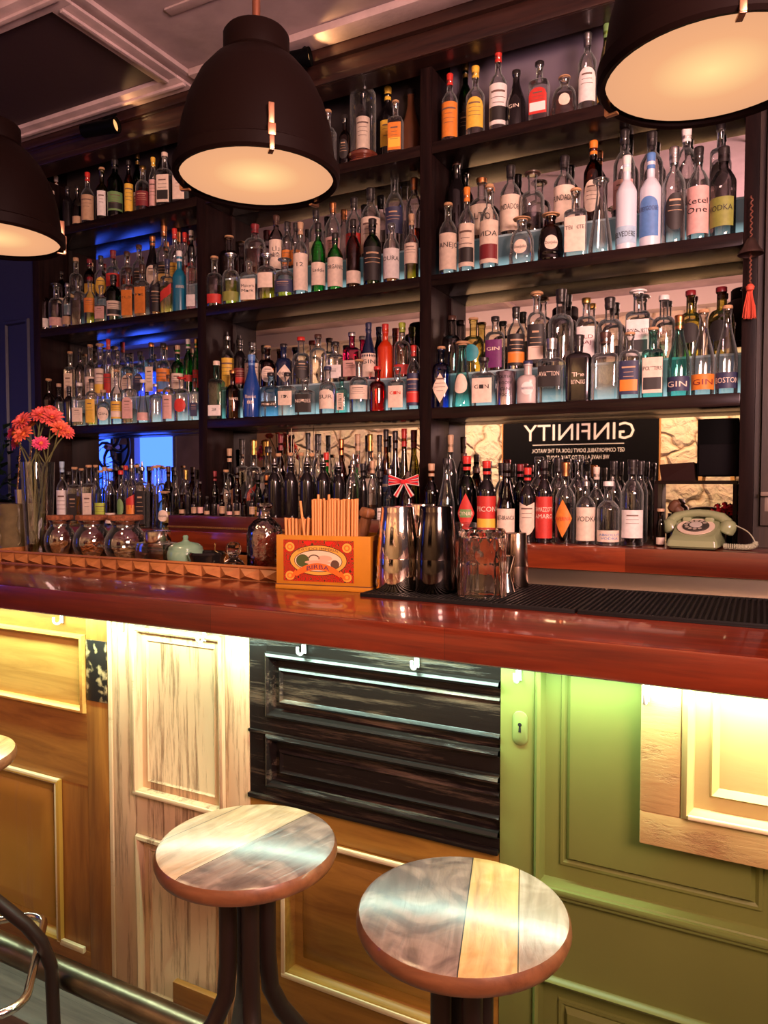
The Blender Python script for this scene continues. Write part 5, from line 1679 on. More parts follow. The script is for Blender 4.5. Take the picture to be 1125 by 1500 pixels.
# glass stopper
q = at(345, 808, Y=1.93)
t = thing('glass_stopper', 'clear cut-glass stopper lying on the tray beside the decanter', 'stopper', (q.x, 1.92, TZ))
MB().lathe([(0, 0), (0.050, 0.0), (0.051, 0.005), (0.034, 0.018), (0.026, 0.032), (0.016, 0.040), (0.014, 0.046), (0.021, 0.056), (0.024, 0.072), (0.021, 0.086), (0.012, 0.093), (0, 0.094)], 24, fn=lambda a, z: 1 + 0.05 * cos(8 * a)).build('stopper', CUT, t, angle=25)

# decanter of red crystals
q = at(388, 800, Y=1.945)
t = thing('cut_glass_decanter', 'clear cut-glass decanter holding dark red crystals, beside the straw tin', 'decanter', (q.x, 1.945, TZ))
dh = at(388, 737, Y=1.945).z - TZ
open_glass(MB(), [(0.052, 0.0), (0.057, 0.004), (0.058, dh * 0.35), (0.058, dh * 0.55), (0.052, dh * 0.66), (0.036, dh * 0.74), (0.022, dh * 0.78), (0.019, dh * 0.86), (0.020, dh * 0.93), (0.027, dh * 0.96), (0.027, dh * 1.0)], 36, fn=lambda a, z: 1 + (0.03 * cos(12 * a + 120 * z) if z > dh * 0.45 else 0.0)).build('glass_body', RIB, t)
RC = flat('red_crystals', (0.60, 0.035, 0.025), 0.45, bump=1.0, bscale=220, var=0.6, vscale=160)
mb = MB(); mb.lathe([(0, 0.006), (0.052, 0.006), (0.054, dh * 0.33), (0, dh * 0.33)], 28)
mb.v = [(x, y, z + (x * 0.75 + 0.018) if z > 0.05 else z) for x, y, z in mb.v]
mb.build('red_crystals', RC, t)['kind'] = 'stuff'

# ---- the tin with straws
PTS = [Vector((-1.219, 1.715, 0)), Vector((-0.944, 1.765, 0))]
ang = atan2(PTS[1].y - PTS[0].y, PTS[1].x - PTS[0].x)
TW, TD, TH = (PTS[1] - PTS[0]).length, 0.165, 0.153
tin = thing('advertising_tin', 'mustard yellow open tin with ornate red picture panel, full of straws', 'tin box', (PTS[0].x, PTS[0].y, T0), ang)
MUST = flat('mustard_enamel', (0.50, 0.19, 0.012), 0.35, coat=0.3, var=0.15, vscale=20)
b = MB(); th = 0.003
b.box(0, TW, 0, th, 0.012, TH, c=0.001).box(0, TW, TD - th, TD, 0.012, TH).box(0, th, th, TD - th, 0.012, TH).box(TW - th, TW, th, TD - th, 0.012, TH).box(0.001, TW - 0.001, 0.001, TD - 0.001, 0.008, 0.016)
b.build('tin_walls', MUST, tin)
MB().box(-0.003, TW + 0.003, -0.003, TD + 0.003, 0.0, 0.014, c=0.003).build('foot_plinth', MUST, tin)
MB().box(-0.0035, TW + 0.0035, -0.0035, TD + 0.0035, 0.0135, 0.0155).build('seam', flat('dark_seam', (0.10, 0.03, 0.01), 0.6), tin)
# ornate panel
m_, nt_, out_ = new_mat('ornate_red_print')
p_ = N(nt_, 'ShaderNodeBsdfPrincipled'); p_.inputs['Roughness'].default_value = 0.4
tc_ = N(nt_, 'ShaderNodeTexCoord'); v_ = N(nt_, 'ShaderNodeTexVoronoi'); v_.inputs['Scale'].default_value = 60
wv_ = N(nt_, 'ShaderNodeMath', operation='MULTIPLY'); wv_.inputs[1].default_value = 26
sn_ = N(nt_, 'ShaderNodeMath', operation='SINE')
nt_.links.new(tc_.outputs['Object'], v_.inputs['Vector']); nt_.links.new(v_.outputs['Distance'], wv_.inputs[0]); nt_.links.new(wv_.outputs[0], sn_.inputs[0])
r_ = N(nt_, 'ShaderNodeValToRGB'); r_.color_ramp.interpolation = 'CONSTANT'
r_.color_ramp.elements[0].color = (0.42, 0.008, 0.004, 1); r_.color_ramp.elements[1].position = 0.52; r_.color_ramp.elements[1].color = (0.46, 0.17, 0.03, 1)
e_ = r_.color_ramp.elements.new(0.74); e_.color = (0.06, 0.012, 0.006, 1)
nt_.links.new(sn_.outputs[0], r_.inputs[0]); nt_.links.new(r_.outputs[0], p_.inputs['Base Color']); nt_.links.new(p_.outputs[0], out_.inputs[0])
ORN = m_
u0, u1, w0, w1 = 0.022, 0.232, 0.024, 0.140
A = MB()
A.add([(u0, -0.0006, w0), (u1, -0.0006, w0), (u1, -0.0006, w1), (u0, -0.0006, w1)], [(0, 1, 2, 3)], 0)
def ell(cx_, cz_, a, b_, y, k, n=40, t0=0, t1=2 * pi):
    A.add([(cx_ + a * cos(t0 + (t1 - t0) * i / n), y, cz_ + b_ * sin(t0 + (t1 - t0) * i / n)) for i in range(n)], [tuple(range(n))], k)
uc, wc_ = (u0 + u1) / 2, 0.084
for (tx_, tz_) in ((u0 + 0.02, w1 - 0.02), (u1 - 0.02, w1 - 0.02), (u0 + 0.02, w0 + 0.015), (u1 - 0.02, w0 + 0.015)):
    ell(tx_, tz_, 0.014, 0.013, -0.0008, 1, 20); ell(tx_, tz_, 0.009, 0.008, -0.0010, 5, 20); ell(tx_, tz_, 0.005, 0.005, -0.0012, 1, 16)
for sx_ in (-1, 1):
    A.add([(uc + sx_ * 0.045, -0.0008, w1 - 0.004), (uc + sx_ * 0.02, -0.0008, w1 - 0.004), (uc + sx_ * 0.03, -0.0008, w1 - 0.018)], [(0, 1, 2) if sx_ < 0 else (2, 1, 0)], 6)
ell(uc, wc_, 0.086, 0.043, -0.0010, 4); ell(uc, wc_, 0.084, 0.041, -0.0012, 1); ell(uc, wc_ - 0.002, 0.072, 0.031, -0.0014, 4); ell(uc, wc_ - 0.002, 0.070, 0.029, -0.0016, 2)
ell(uc - 0.046, wc_ - 0.002, 0.020, 0.018, -0.0018, 3, 20); ell(uc + 0.050, wc_ - 0.010, 0.013, 0.012, -0.0018, 7, 20)
ell(uc - 0.012, wc_ + 0.004, 0.018, 0.012, -0.0018, 7, 20, 0, pi); ell(uc - 0.012, wc_ + 0.004, 0.013, 0.009, -0.0020, 2, 20, 0, pi)
ell(uc + 0.020, wc_ + 0.006, 0.022, 0.008, -0.0018, 8, 20); ell(uc + 0.000, wc_ - 0.006, 0.040, 0.006, -0.0019, 8, 20)
# ribbon
n = 14; vs = []; 
for i in range(n + 1):
    u = -1 + 2 * i / n
    zc = 0.066 - 0.020 * u * u
    vs += [(uc + u * 0.066, -0.0024, zc - 0.009), (uc + u * 0.062, -0.0024, zc + 0.010)]
A.add(vs, [(2 * i, 2 * i + 2, 2 * i + 3, 2 * i + 1) for i in range(n)], 5)
for sx_ in (-1, 1):
    A.add([(uc + sx_ * 0.058, -0.0022, 0.046), (uc + sx_ * 0.082, -0.0022, 0.030), (uc + sx_ * 0.076, -0.0022, 0.046), (uc + sx_ * 0.068, -0.0022, 0.056)], [(0, 1, 2, 3) if sx_ > 0 else (3, 2, 1, 0)], 5)
put_text(A, 'BIRBA', lambda u, z: (uc + u, -0.0028, 0.0665 + z - 0.022 * (u / 0.066) ** 2), 0.0125, 0.078, 6 + 3, 0, 0)
tv, tf, twd = text_flat('SURTIDO IMPERIAL')
sc_ = 0.115 / twd
A.add([(uc + 0.077 * sin((x * sc_) / 0.062), -0.0020, wc_ - 0.001 + (0.0335 + (y - 0.5) * 0.008) * cos((x * sc_) / 0.085)) for x, y in tv], tf, 7)
IK = lambda n_, c_: flat(n_, c_, 0.4)
A.build('picture_panel', [ORN, IK('print_ochre', (0.66, 0.33, 0.05)), IK('print_pale_sky', (0.68, 0.52, 0.36)), IK('print_tree_green', (0.06, 0.08, 0.02)), IK('print_outline', (0.05, 0.02, 0.01)), IK('print_orange', (0.70, 0.13, 0.015)), IK('print_red', (0.70, 0.012, 0.008)), IK('print_dark', (0.10, 0.05, 0.03)), IK('print_rose', (0.62, 0.34, 0.22)), IK('print_navy', (0.03, 0.02, 0.08))], tin, smooth=False)
A = MB()
A.add([(TW + 0.0006, 0.02, w0), (TW + 0.0006, 0.15, w0), (TW + 0.0006, 0.15, w1), (TW + 0.0006, 0.02, w1)], [(0, 1, 2, 3)], 0)
A.add([(TW + 0.0010, 0.085 + 0.055 * cos(2 * pi * i / 30), 0.08 + 0.036 * sin(2 * pi * i / 30)) for i in range(30)], [tuple(range(30))], 1)
A.build('side_panel', [IK('print_brown', (0.16, 0.03, 0.012)), IK('print_side_ochre', (0.22, 0.07, 0.015))], tin, smooth=False)

STRAW = flat('kraft_paper_straw', (0.62, 0.25, 0.075), 0.6)
Mt = Matrix.Translation((PTS[0].x, PTS[0].y, T0)) @ Matrix.Rotation(ang, 4, 'Z')
def place_in_tin(o, x, y, z=0.017): o.location = Mt @ Vector((x, y, z))
rg = random.Random(11)
k_ = 0
def straw(x, y, h, dx, dy, lab, grp):
    q = Mt @ Vector((x, y, 0.0165))
    o = thing('paper_straw', lab, 'straw', tuple(q), ang, grp)
    R_ = 0.0037; n = 10; vs = []; fs = []
    for zz in (0, 1):
        for rr in (R_, R_ * 0.8):
            for j in range(n):
                a = 2 * pi * j / n; vs.append((dx * zz + rr * cos(a), dy * zz + rr * sin(a), h * zz))
    for j in range(n):
        q2 = (j + 1) % n
        fs += [(j, q2, 20 + q2, 20 + j), (10 + q2, 10 + j, 30 + j, 30 + q2), (20 + j, 20 + q2, 30 + q2, 30 + j), (q2, j, 10 + j, 10 + q2)]
    MB().add(vs, fs).build('tube', STRAW, o)
# tall bundle
for r_i in range(4):
    for c_i in range(15):
        x = 0.100 + c_i * 0.0083 + (0.004 if r_i % 2 else 0); y = 0.030 + r_i * 0.0085
        if c_i > 12 and r_i < 1: continue
        hh = 0.236 + rg.uniform(-0.003, 0.003)
        if (r_i, c_i) in ((0, 2), (1, 5)): hh = 0.250
        straw(x, y, hh, rg.uniform(-0.002, 0.004) + (0.002 * (c_i - 7) * 0.2), rg.uniform(-.002, .002), 'tan paper straw packed in the tall bundle standing in the yellow tin', 'paper straws in the tall bundle')
for r_i in range(3):
    for c_i in range(7):
        straw(0.020 + c_i * 0.0088, 0.034 + r_i * 0.010, 0.180 + rg.uniform(-.004, .004), -0.010 + 0.003 * c_i + rg.uniform(-.002, .002), 0.004, 'short tan paper straw fanned out in the end of the yellow tin', 'short paper straws')
straw(0.094, 0.020, 0.232, -0.028, -0.002, 'single tan paper straw leaning between the short and the tall straws', None)

# corkscrew / muddler with a bark-like handle, flat peeler, small clip
q = Mt @ Vector((0.178, 0.135, 0.017))
t = thing('wooden_muddler', 'carved brown wooden muddler leaning out of the yellow tin', 'muddler', tuple(q), ang)
M = Matrix.Rotation(0.24, 4, 'Y')
MB().lathe([(0, 0), (0.011, 0), (0.013, 0.08), (0.016, 0.12), (0.019, 0.15), (0.017, 0.175), (0.016, 0.185), (0.021, 0.19), (0.022, 0.203), (0.018, 0.214), (0, 0.215)], 20, M=M, fn=lambda a, z: 1 + 0.10 * sin(5 * a + 60 * z)).build('handle', wood('muddler_wood', (0.14, 0.045, 0.015), (0.34, 0.13, 0.045), 'Z', 8, 6, rough=0.45, bump=0.4), t)
q = Mt @ Vector((0.205, 0.150, 0.017))
t = thing('bar_tool', 'flat dark tapered bar tool with a hole, leaning in the yellow tin', 'bar tool', tuple(q), ang)
M = Matrix.Rotation(0.40, 4, 'Y')
mb = MB()
mb.add([M @ Vector(p) for p in ((-0.006, -0.002, 0), (0.006, -0.002, 0), (0.014, -0.002, 0.20), (0.008, -0.002, 0.225), (-0.004, -0.002, 0.225), (-0.010, -0.002, 0.20), (-0.006, 0.002, 0), (0.006, 0.002, 0), (0.014, 0.002, 0.20), (0.008, 0.002, 0.225), (-0.004, 0.002, 0.225), (-0.010, 0.002, 0.20))],
       [(0, 1, 2, 3, 4, 5), (11, 10, 9, 8, 7, 6), (0, 6, 7, 1), (1, 7, 8, 2), (2, 8, 9, 3), (3, 9, 10, 4), (4, 10, 11, 5), (5, 11, 6, 0)])
mb.build('blade', flat('dark_tool_steel', (0.05, 0.032, 0.024), 0.3, metal=0.4), t)
M2 = M @ Matrix.Translation((0.002, -0.0026, 0.205)) @ Matrix.Rotation(pi / 2, 4, 'X')
MB().lathe([(0, 0), (0.004, 0)], 12, M=M2).build('hole', KEY, t)

# bar spoons: two twisted ones standing in a cup at the far left, one steel twisted behind the straws
def twisted(t, p0, p1, r, mat, name='twisted_stem'):
    p0, p1 = Vector(p0), Vector(p1)
    d = (p1 - p0); L = d.length; u = d.normalized(); a = u.orthogonal().normalized(); b = u.cross(a)
    mb = MB(); n = int(L / 0.004)
    for ph in (0, pi):
        mb.tube([p0 + u * L * i / n + (a * cos(i * 1.1 + ph) + b * sin(i * 1.1 + ph)) * r for i in range(n + 1)], r * 0.75, 5)
    mb.build(name, mat, t)
GLDM = flat('gilded_metal', (0.82, 0.56, 0.30), 0.22, metal=1.0)
PLX = at(27, 760, Y=2.02).x; PLZ = at(27, 737, Y=2.02).z
cup = thing('metal_cup', 'small steel cup holding two gilded bar spoons, behind the vase', 'cup', (PLX + 0.01, 2.03, PLZ + 0.0005))
MB().lathe([(0, 0), (0.024, 0), (0.028, 0.055), (0.027, 0.055), (0.022, 0.004), (0, 0.004)], 24).build('cup_body', STEEL, cup)
for (pa, pb, wh) in ((( 24, 715), (30, 652), 'standing nearest the pink flowers at left'), ((33, 715), (46, 658), 'leaning toward the vase')):
    a_ = at(*pa, Y=2.03); b_ = at(*pb, Y=2.03)
    o = thing('bar_spoon', 'gilded twisted bar spoon in the steel cup, ' + wh, 'bar spoon', tuple(a_), group='gilded twisted bar spoons')
    base = Vector((a_.x, a_.y, PLZ + 0.006)) - a_
    twisted(o, base * 0.9, b_ - a_, 0.0022, GLDM)
    MB().lathe([(0, 0), (0.004, 0.003), (0.003, 0.010), (0, 0.012)], 8, M=Matrix.Translation(b_ - a_)).build('finial', GLDM, o)
a_ = at(497, 748, Y=1.99); b_ = at(516, 683, Y=1.99)
o = thing('bar_spoon', 'long silver twisted bar spoon leaning behind the straws', 'bar spoon', (a_.x, 1.99, T0 + 0.001))
twisted(o, (0, 0, 0.004), (b_.x - a_.x, 0, b_.z - T0), 0.0022, flat('silver_metal', (0.75, 0.70, 0.66), 0.2, metal=1.0))
MB().lathe([(0, -0.006), (0.005, -0.003), (0.005, 0.004), (0, 0.007)], 10, M=Matrix.Translation((b_.x - a_.x, 0, b_.z - T0))).build('finial', CHR, o)

# ornate pot on a low stand at the far left, orange box beside it
t = thing('ornate_planter', 'olive-brown glazed pot with raised scroll pattern, far left behind the vase', 'pot', (PLX, 2.02, T0))
HP = (PLZ - T0) / 0.143
GP = flat('olive_brown_glaze', (0.16, 0.12, 0.06), 0.3, coat=0.4, var=0.4, vscale=30)
MB().lathe([(0, 0), (0.085, 0), (0.088, 0.01), (0.084, 0.11), (0.088, 0.135), (0.091, 0.142), (0.086, 0.143), (0, 0.143)], 36, M=Matrix.Diagonal((1, 1, HP, 1)), fn=lambda a, z: 1 + 0.02 * sin(10 * a) * sin(50 * z)).build('pot_body', GP, t)
for i in range(7):
    sc2 = MB()
    a0 = 2 * pi * i / 7
    pts = [Vector((0.090 * sin(a0 + 0.16 * sin(j * 0.7) * (1 - j / 10)), -0.090 * cos(a0 + 0.16 * sin(j * 0.7) * (1 - j / 10)), (0.03 + 0.009 * j) * HP)) for j in range(10)]
    sc2.tube(pts, 0.004, 6)
    sc2.build('scroll_relief', GP, t)

# leafy plant behind, far left
q = at(-12, 700, Y=2.53)
t = thing('potted_plant', 'dark green leafy plant in shadow at the far left', 'plant', (q.x, 2.535, BZ))
MB().lathe([(0, 0), (0.07, 0), (0.09, 0.12), (0.085, 0.12), (0.065, 0.01), (0, 0.01)], 20, z0=0.0).build('pot', BLACKP, t)
lv = MB(); rg = random.Random(4)
for i in range(70):
    a = rg.uniform(0, 2 * pi); el = rg.uniform(-0.1, 1.2); L = rg.uniform(0.18, 0.42)
    c = Vector((0, 0, 0.10)) + Vector((cos(a) * cos(el), sin(a) * cos(el) * 0.12 - 0.12, sin(el))) * L
    d = Vector((cos(a), sin(a) * 0.25 - 0.2, rg.uniform(-0.6, 0.5))).normalized(); s_ = d.cross(Vector((0, 0, 1))).normalized(); ll = rg.uniform(0.05, 0.09)
    lv.add([c, c + d * ll * 0.5 + s_ * ll * 0.28 + Vector((0, 0, 0.006)), c + d * ll, c + d * ll * 0.5 - s_ * ll * 0.28 + Vector((0, 0, 0.006))], [(0, 1, 2, 3)])
    if i % 3 == 0: lv.tube([Vector((0, 0, 0.10)), (Vector((0, 0, 0.13)) + c) / 2 + Vector((0, 0, 0.02)), c], 0.002, 4)
lv.build('foliage', flat('dark_leaf_green', (0.018, 0.05, 0.016), 0.45, var=0.4, vscale=15), t)['kind'] = 'stuff'
q = at(-2, 760, Y=1.98)
t = thing('orange_box', 'orange-brown wooden box edge at the far left of the bar', 'box', (q.x - 0.06, 2.01, T0))
MB().box(-0.075, 0.063, -0.05, 0.05, 0, 0.245 - 0.04, c=0.003).build('body', TRAYW, t)
MB().box(-0.078, 0.066, -0.053, 0.053, 0.205, 0.215, c=0.002).build('lid', TRAYW, t)

# ---- shakers and glasses on the rubber mat
mat = thing('bar_mat', 'black ribbed rubber bar mat under the shakers', 'bar mat', (-0.62, 1.88, T0), group='black rubber bar mats')
mat2 = thing('bar_mat', 'black ribbed rubber bar mat, empty, at the right end', 'bar mat', (0.3, 1.88, T0), group='black rubber bar mats')
for o, a, b_ in ((mat, -0.935, -0.375), (mat2, -0.368, 0.34)):
    F = MB().box(a, b_, 1.69, 2.07, T0, T0 + 0.004, c=0.001)
    rel(F, o).build('base_sheet', RUBBER, o)
    F = MB().box(a, b_, 1.69, 1.697, T0 + 0.003, T0 + 0.010, c=0.001).box(a, b_, 2.063, 2.07, T0 + 0.003, T0 + 0.010).box(a, a + 0.007, 1.697, 2.063, T0 + 0.003, T0 + 0.010).box(b_ - 0.007, b_, 1.697, 2.063, T0 + 0.003, T0 + 0.010)
    rel(F, o).build('border', RUBBER, o)
    F = MB(); x = a + 0.015
    while x < b_ - 0.012:
        F.box(x, x + 0.005, 1.70, 2.06, T0 + 0.004, T0 + 0.0095); x += 0.0125
    r_o = rel(F, o).build('ribs', RUBBER, o); r_o['kind'] = 'stuff'
MZ = T0 + 0.0097
POL = flat('polished_steel', (0.86, 0.74, 0.60), 0.10, metal=1.0, bump=0.03, bscale=30)
ETCH = flat('etched_steel_line', (0.35, 0.24, 0.16), 0.5, metal=0.6)
BST = flat('black_chrome', (0.10, 0.085, 0.080), 0.12, metal=1.0)
def tins(px, y, wpx_base, r_top, H_, mt, label, name='shaker_tin', seam=True, etch=False):
    q = at(px, 868, Y=y)
    t = thing(name, label, 'cocktail shaker', (q.x, y, MZ), group=None)
    rb = wpx_base
    MB().lathe([(0, 0.0), (rb * 0.985, 0.0), (rb, 0.002), (rb * 0.965, H_ * 0.38), (rb * 0.962, H_ * 0.385)], 40).build('lower_cup', mt, t)
    MB().lathe([(rb * 0.97, H_ * 0.385), (rb * 0.975, H_ * 0.39), (r_top * 1.01, H_ * 0.93), (r_top, H_ * 0.935), (r_top, H_ * 0.985), (r_top * 0.97, H_), (0, H_)], 40).build('upper_cup', mt, t)
    if etch:
        E2 = MB(); rg2 = random.Random(9)
        for i in range(26):
            a0 = rg2.uniform(-1.6, 1.6); z0_ = rg2.uniform(0.02, H_ * 0.88)
            pts = []
            for j in range(8):
                zz = z0_ + 0.010 * sin(j * 0.9) ; aa = a0 + 0.06 * j * 0.5 + 0.03 * cos(j)
                rr = rb * 0.97 + (r_top - rb * 0.97) * max(0, (zz - H_ * 0.38) / (H_ * 0.6)) + 0.0008 if zz > H_ * .38 else rb * (1 - 0.035 * zz / (H_ * 0.38)) + 0.0008
                pts.append((rr * sin(aa), -rr * cos(aa), zz))
            E2.tube(pts, 0.0006, 4)
        E2.build('etched_scrollwork', ETCH, t)
    return t
HS = 0.226
tins(583, 1.80, 0.0605, 0.0465, HS, POL, 'tall polished steel shaker with etched pattern, nearest the yellow tin', etch=True)
tins(638.5, 1.815, 0.0585, 0.044, HS + 0.002, BST, 'tall black chrome shaker between steel shaker and cut glass')
tins(616, 1.975, 0.054, 0.043, HS + 0.002, POL, 'polished steel shaker standing behind and between the front two')
t = tins(755, 2.005, 0.036, 0.030, 0.150, flat('brown_tinted_steel', (0.42, 0.30, 0.24), 0.2, metal=1.0), 'small plain steel tin behind the cut mixing glasses', name='small_steel_tin')
# cut mixing glasses, upside down
def cut(a, z):
    return 1 + (0.030 * abs(cos(7 * a + 70 * z)) * abs(cos(7 * a - 70 * z)) if z > 0.085 else 0.014 * cos(14 * a))
q = at(706, 874, Y=1.80)
t = thing('mixing_glass', 'large cut-crystal mixing glass upside down on the bar mat', 'mixing glass', (q.x, 1.80, MZ), group='cut mixing glasses')
hz = [0.0, 0.004, 0.03, 0.06, 0.084] + [0.088 + 0.006 * i for i in range(14)]
MB().lathe([(0.058, 0.0), (0.063, 0.0)] + [(0.0632 - 0.028 * z, z) for z in hz[1:]] + [(0.054, 0.172), (0, 0.173), (0, 0.152), (0.053, 0.150), (0.0545, 0.10), (0.057, 0.004), (0.058, 0.0)], 112, fn=cut).build('glass_wall', CUT, t, angle=25)
q = at(678, 860, Y=2.0)
t = thing('mixing_glass', 'second cut mixing glass, mostly hidden behind the black shaker', 'mixing glass', (q.x, 1.985, MZ), group='cut mixing glasses')
open_glass(MB(), [(0.046, 0.0), (0.045, 0.07), (0.044, 0.15), (0.043, 0.175)], 60, th=0.004, fn=cut).build('glass_wall', CG, t)
q = at(739, 872, Y=1.885)
t = thing('jigger', 'small steel jigger cone half hidden behind the mixing glass', 'jigger', (q.x, 1.90, MZ))
MB().lathe([(0, 0), (0.024, 0), (0.011, 0.045), (0.010, 0.048), (0.022, 0.095), (0.021, 0.095), (0.008, 0.05), (0, 0.05)], 28).build('cones', POL, t)

# ------------------------------------------------------------------ on and around the back shelving
# rotary telephone
TG = flat('sage_green_bakelite', (0.26, 0.30, 0.16), 0.22, coat=0.4)
q0 = at(1020, 800, Y=2.56)
ph = thing('rotary_telephone', 'sage green rotary telephone with coiled cord on the back counter', 'telephone', (q0.x, 2.575, BZ), -0.10)
bm = MB()
def ringr(w, d0, d1, z, tilt=0.0, n=6, c=0.012):
    pts = []
    for (sx_, sy_, a0) in ((1, 1, 0), (-1, 1, pi / 2), (-1, -1, pi), (1, -1, 1.5 * pi)):
        cxx = sx_ * (w - c); cyy = (d1 - c) if sy_ > 0 else (d0 + c)
        for i in range(n + 1):
            a = a0 + pi / 2 * i / n
            y_ = cyy + c * sin(a)
            pts.append((cxx + c * cos(a), y_, z + tilt * (y_ - d0)))
    return pts
lv_ = [(0.070, -0.090, 0.075, 0.004, 0), (0.076, -0.096, 0.078, 0.010, 0), (0.073, -0.092, 0.076, 0.028, 0), (0.063, -0.078, 0.070, 0.040, 0.42), (0.058, -0.072, 0.066, 0.043, 0.42)]
vs = []; m = 28
for a in lv_: vs += ringr(*a)
fs = []
for i in range(len(lv_) - 1):
    for j in range(m): fs.append((i * m + j, i * m + (j + 1) % m, (i + 1) * m + (j + 1) % m, (i + 1) * m + j))
fs.append(tuple(range((len(lv_) - 1) * m, len(lv_) * m))); fs.append(tuple(range(m))[::-1])
bm.add(vs, fs); bm.build('body', TG, ph, angle=35)
MB().box(-0.066, 0.066, -0.086, 0.07, 0.0, 0.005).build('foot_plate', BLACKP, ph)
tilt = math.atan(0.42)
Md = Matrix.Translation((0, -0.018, 0.0675)) @ Matrix.Rotation(tilt, 4, 'X')
MB().lathe([(0.030, 0.0), (0.056, 0.0), (0.056, 0.003), (0.030, 0.003)], 40, M=Md).build('dial_plate', flat('ivory_dial_plate', (0.72, 0.58, 0.46), 0.35), ph)
dp = [o for o in ph.children if o.name.startswith('dial_plate')][0]
dl = MB(); dl.lathe([(0, 0.003), (0.040, 0.003), (0.040, 0.006), (0.036, 0.008), (0, 0.008)], 40, M=Md)
do = dl.build('finger_wheel', flat('dark_dial_wheel', (0.10, 0.085, 0.075), 0.2, metal=0.5), dp)
hm = MB()
for i in range(10):
    a = 0.6 + i * 0.52
    hm.lathe([(0, 0), (0.0062, 0)], 14, M=Md @ Matrix.Translation((0.029 * cos(a), 0.029 * sin(a), 0.0085)))
hm.build('finger_holes', flat('dial_hole_grey', (0.40, 0.34, 0.28), 0.4), dp)
MB().lathe([(0, 0.008), (0.019, 0.008), (0.019, 0.010), (0, 0.0105)], 30, M=Md).build('centre_disc', flat('pale_centre_disc', (0.55, 0.50, 0.45), 0.15), dp)
for sx_ in (-1, 1):
    MB().box(sx_ * 0.034 - 0.014, sx_ * 0.034 + 0.014, 0.015, 0.062, 0.065, 0.098, c=0.006).build('cradle', TG, ph)
# handset: across the top, curving down to the ear and mouth pieces
hs = MB()
path = [(-0.088, 0.030, 0.080), (-0.068, 0.034, 0.098), (-0.035, 0.038, 0.108), (0, 0.038, 0.111), (0.035, 0.038, 0.108), (0.068, 0.034, 0.098), (0.088, 0.030, 0.080)]
hs.tube(path, [0.017, 0.016, 0.0125, 0.012, 0.0125, 0.016, 0.017], 16)
for sx_ in (-1, 1):
    M = Matrix.Translation((sx_ * 0.092, 0.026, 0.076)) @ Matrix.Rotation(sx_ * 0.45, 4, 'Y')
    hs.lathe([(0, -0.030), (0.021, -0.030), (0.025, -0.026), (0.026, -0.010), (0.022, 0.006), (0.012, 0.014), (0, 0.016)], 24, M=M)
hs.build('handset', TG, ph)
cd = MB(); pts = []
P_ = [Vector((0.112, 0.02, 0.074)), Vector((0.150, 0.0, 0.055)), Vector((0.172, -0.02, 0.022)), Vector((0.155, -0.035, 0.012)), Vector((0.125, -0.035, 0.011)), Vector((0.085, -0.03, 0.011))]
def bez(P, n):
    out = []
    for i in range(len(P) - 1):
        p0 = P[max(0, i - 1)]; p1 = P[i]; p2 = P[i + 1]; p3 = P[min(len(P) - 1, i + 2)]
        for j in range(n):
            t_ = j / n
            out.append(0.5 * ((2 * p1) + (p2 - p0) * t_ + (2 * p0 - 5 * p1 + 4 * p2 - p3) * t_ ** 2 + (-p0 + 3 * p1 - 3 * p2 + p3) * t_ ** 3))
    out.append(P[-1]); return out
cl = bez(P_, 60)
for i, p in enumerate(cl):
    u = i / len(cl)
    r = 0.0012 if u < 0.38 else 0.0075
    d = (cl[min(i + 1, len(cl) - 1)] - cl[max(i - 1, 0)]).normalized(); a = d.orthogonal().normalized(); b = d.cross(a)
    pts.append(p + (a * cos(i * 0.85) + b * sin(i * 0.85)) * (r if u > 0.38 else 0.0))
cd.tube(pts, 0.0021, 5)
cd.build('coiled_cord', flat('pale_green_cord', (0.42, 0.42, 0.30), 0.4), ph)

# dark wooden rack with a black monitor on it
rk = thing('wooden_rack', 'dark brown wooden shelf rack over the telephone, right end of counter', 'rack', (-0.17, 2.70, BZ))
zt = 0.205
rel_ = lambda mb: mb
MB().box(-0.155, 0.10, -0.035, 0.08, zt, zt + 0.012).build('top_board', DARKX, rk)
MB().box(-0.155, -0.143, -0.035, 0.08, 0, zt).build('side_board', DARK, rk)
MB().box(0.088, 0.10, -0.035, 0.08, 0, zt).build('side_board', DARK, rk)
q1 = at(1044, 700, Y=2.69)
mo = thing('point_of_sale_screen', 'black screen seen from behind on short feet, on the dark rack', 'monitor', (-0.135, 2.70, BZ + zt + 0.012))
MB().box(-0.058, 0.068, -0.018, 0.020, 0.014, 0.205, c=0.004).build('casing', BLACKP, mo)
MB().box(-0.052, 0.062, -0.022, -0.018, 0.018, 0.12, c=0.002).build('rear_cover', flat('charcoal_plastic', (0.006, 0.005, 0.006), 0.6, spec=0.05), mo)
for xx in (-0.048, 0.05):
    MB().box(xx - 0.006, xx + 0.006, -0.012, 0.010, 0.0, 0.016).build('foot', BRASS, mo)
rgs = thing('card_register', 'dark brown angular card terminal beside the black screen', 'register', (-0.243, 2.715, BZ + zt + 0.012))
mb = MB(); mb.add([(-0.062, -0.03, 0), (0.045, -0.03, 0), (0.045, 0.04, 0), (-0.062, 0.04, 0), (-0.070, -0.022, 0.055), (0.040, -0.030, 0.062), (0.040, 0.04, 0.062), (-0.070, 0.04, 0.055)], [(0, 3, 2, 1), (4, 5, 6, 7), (0, 1, 5, 4), (2, 3, 7, 6), (1, 2, 6, 5), (0, 4, 7, 3)])
mb.build('casing', flat('dark_brown_plastic', (0.018, 0.005, 0.004), 0.5, spec=0.1), rgs, smooth=False)
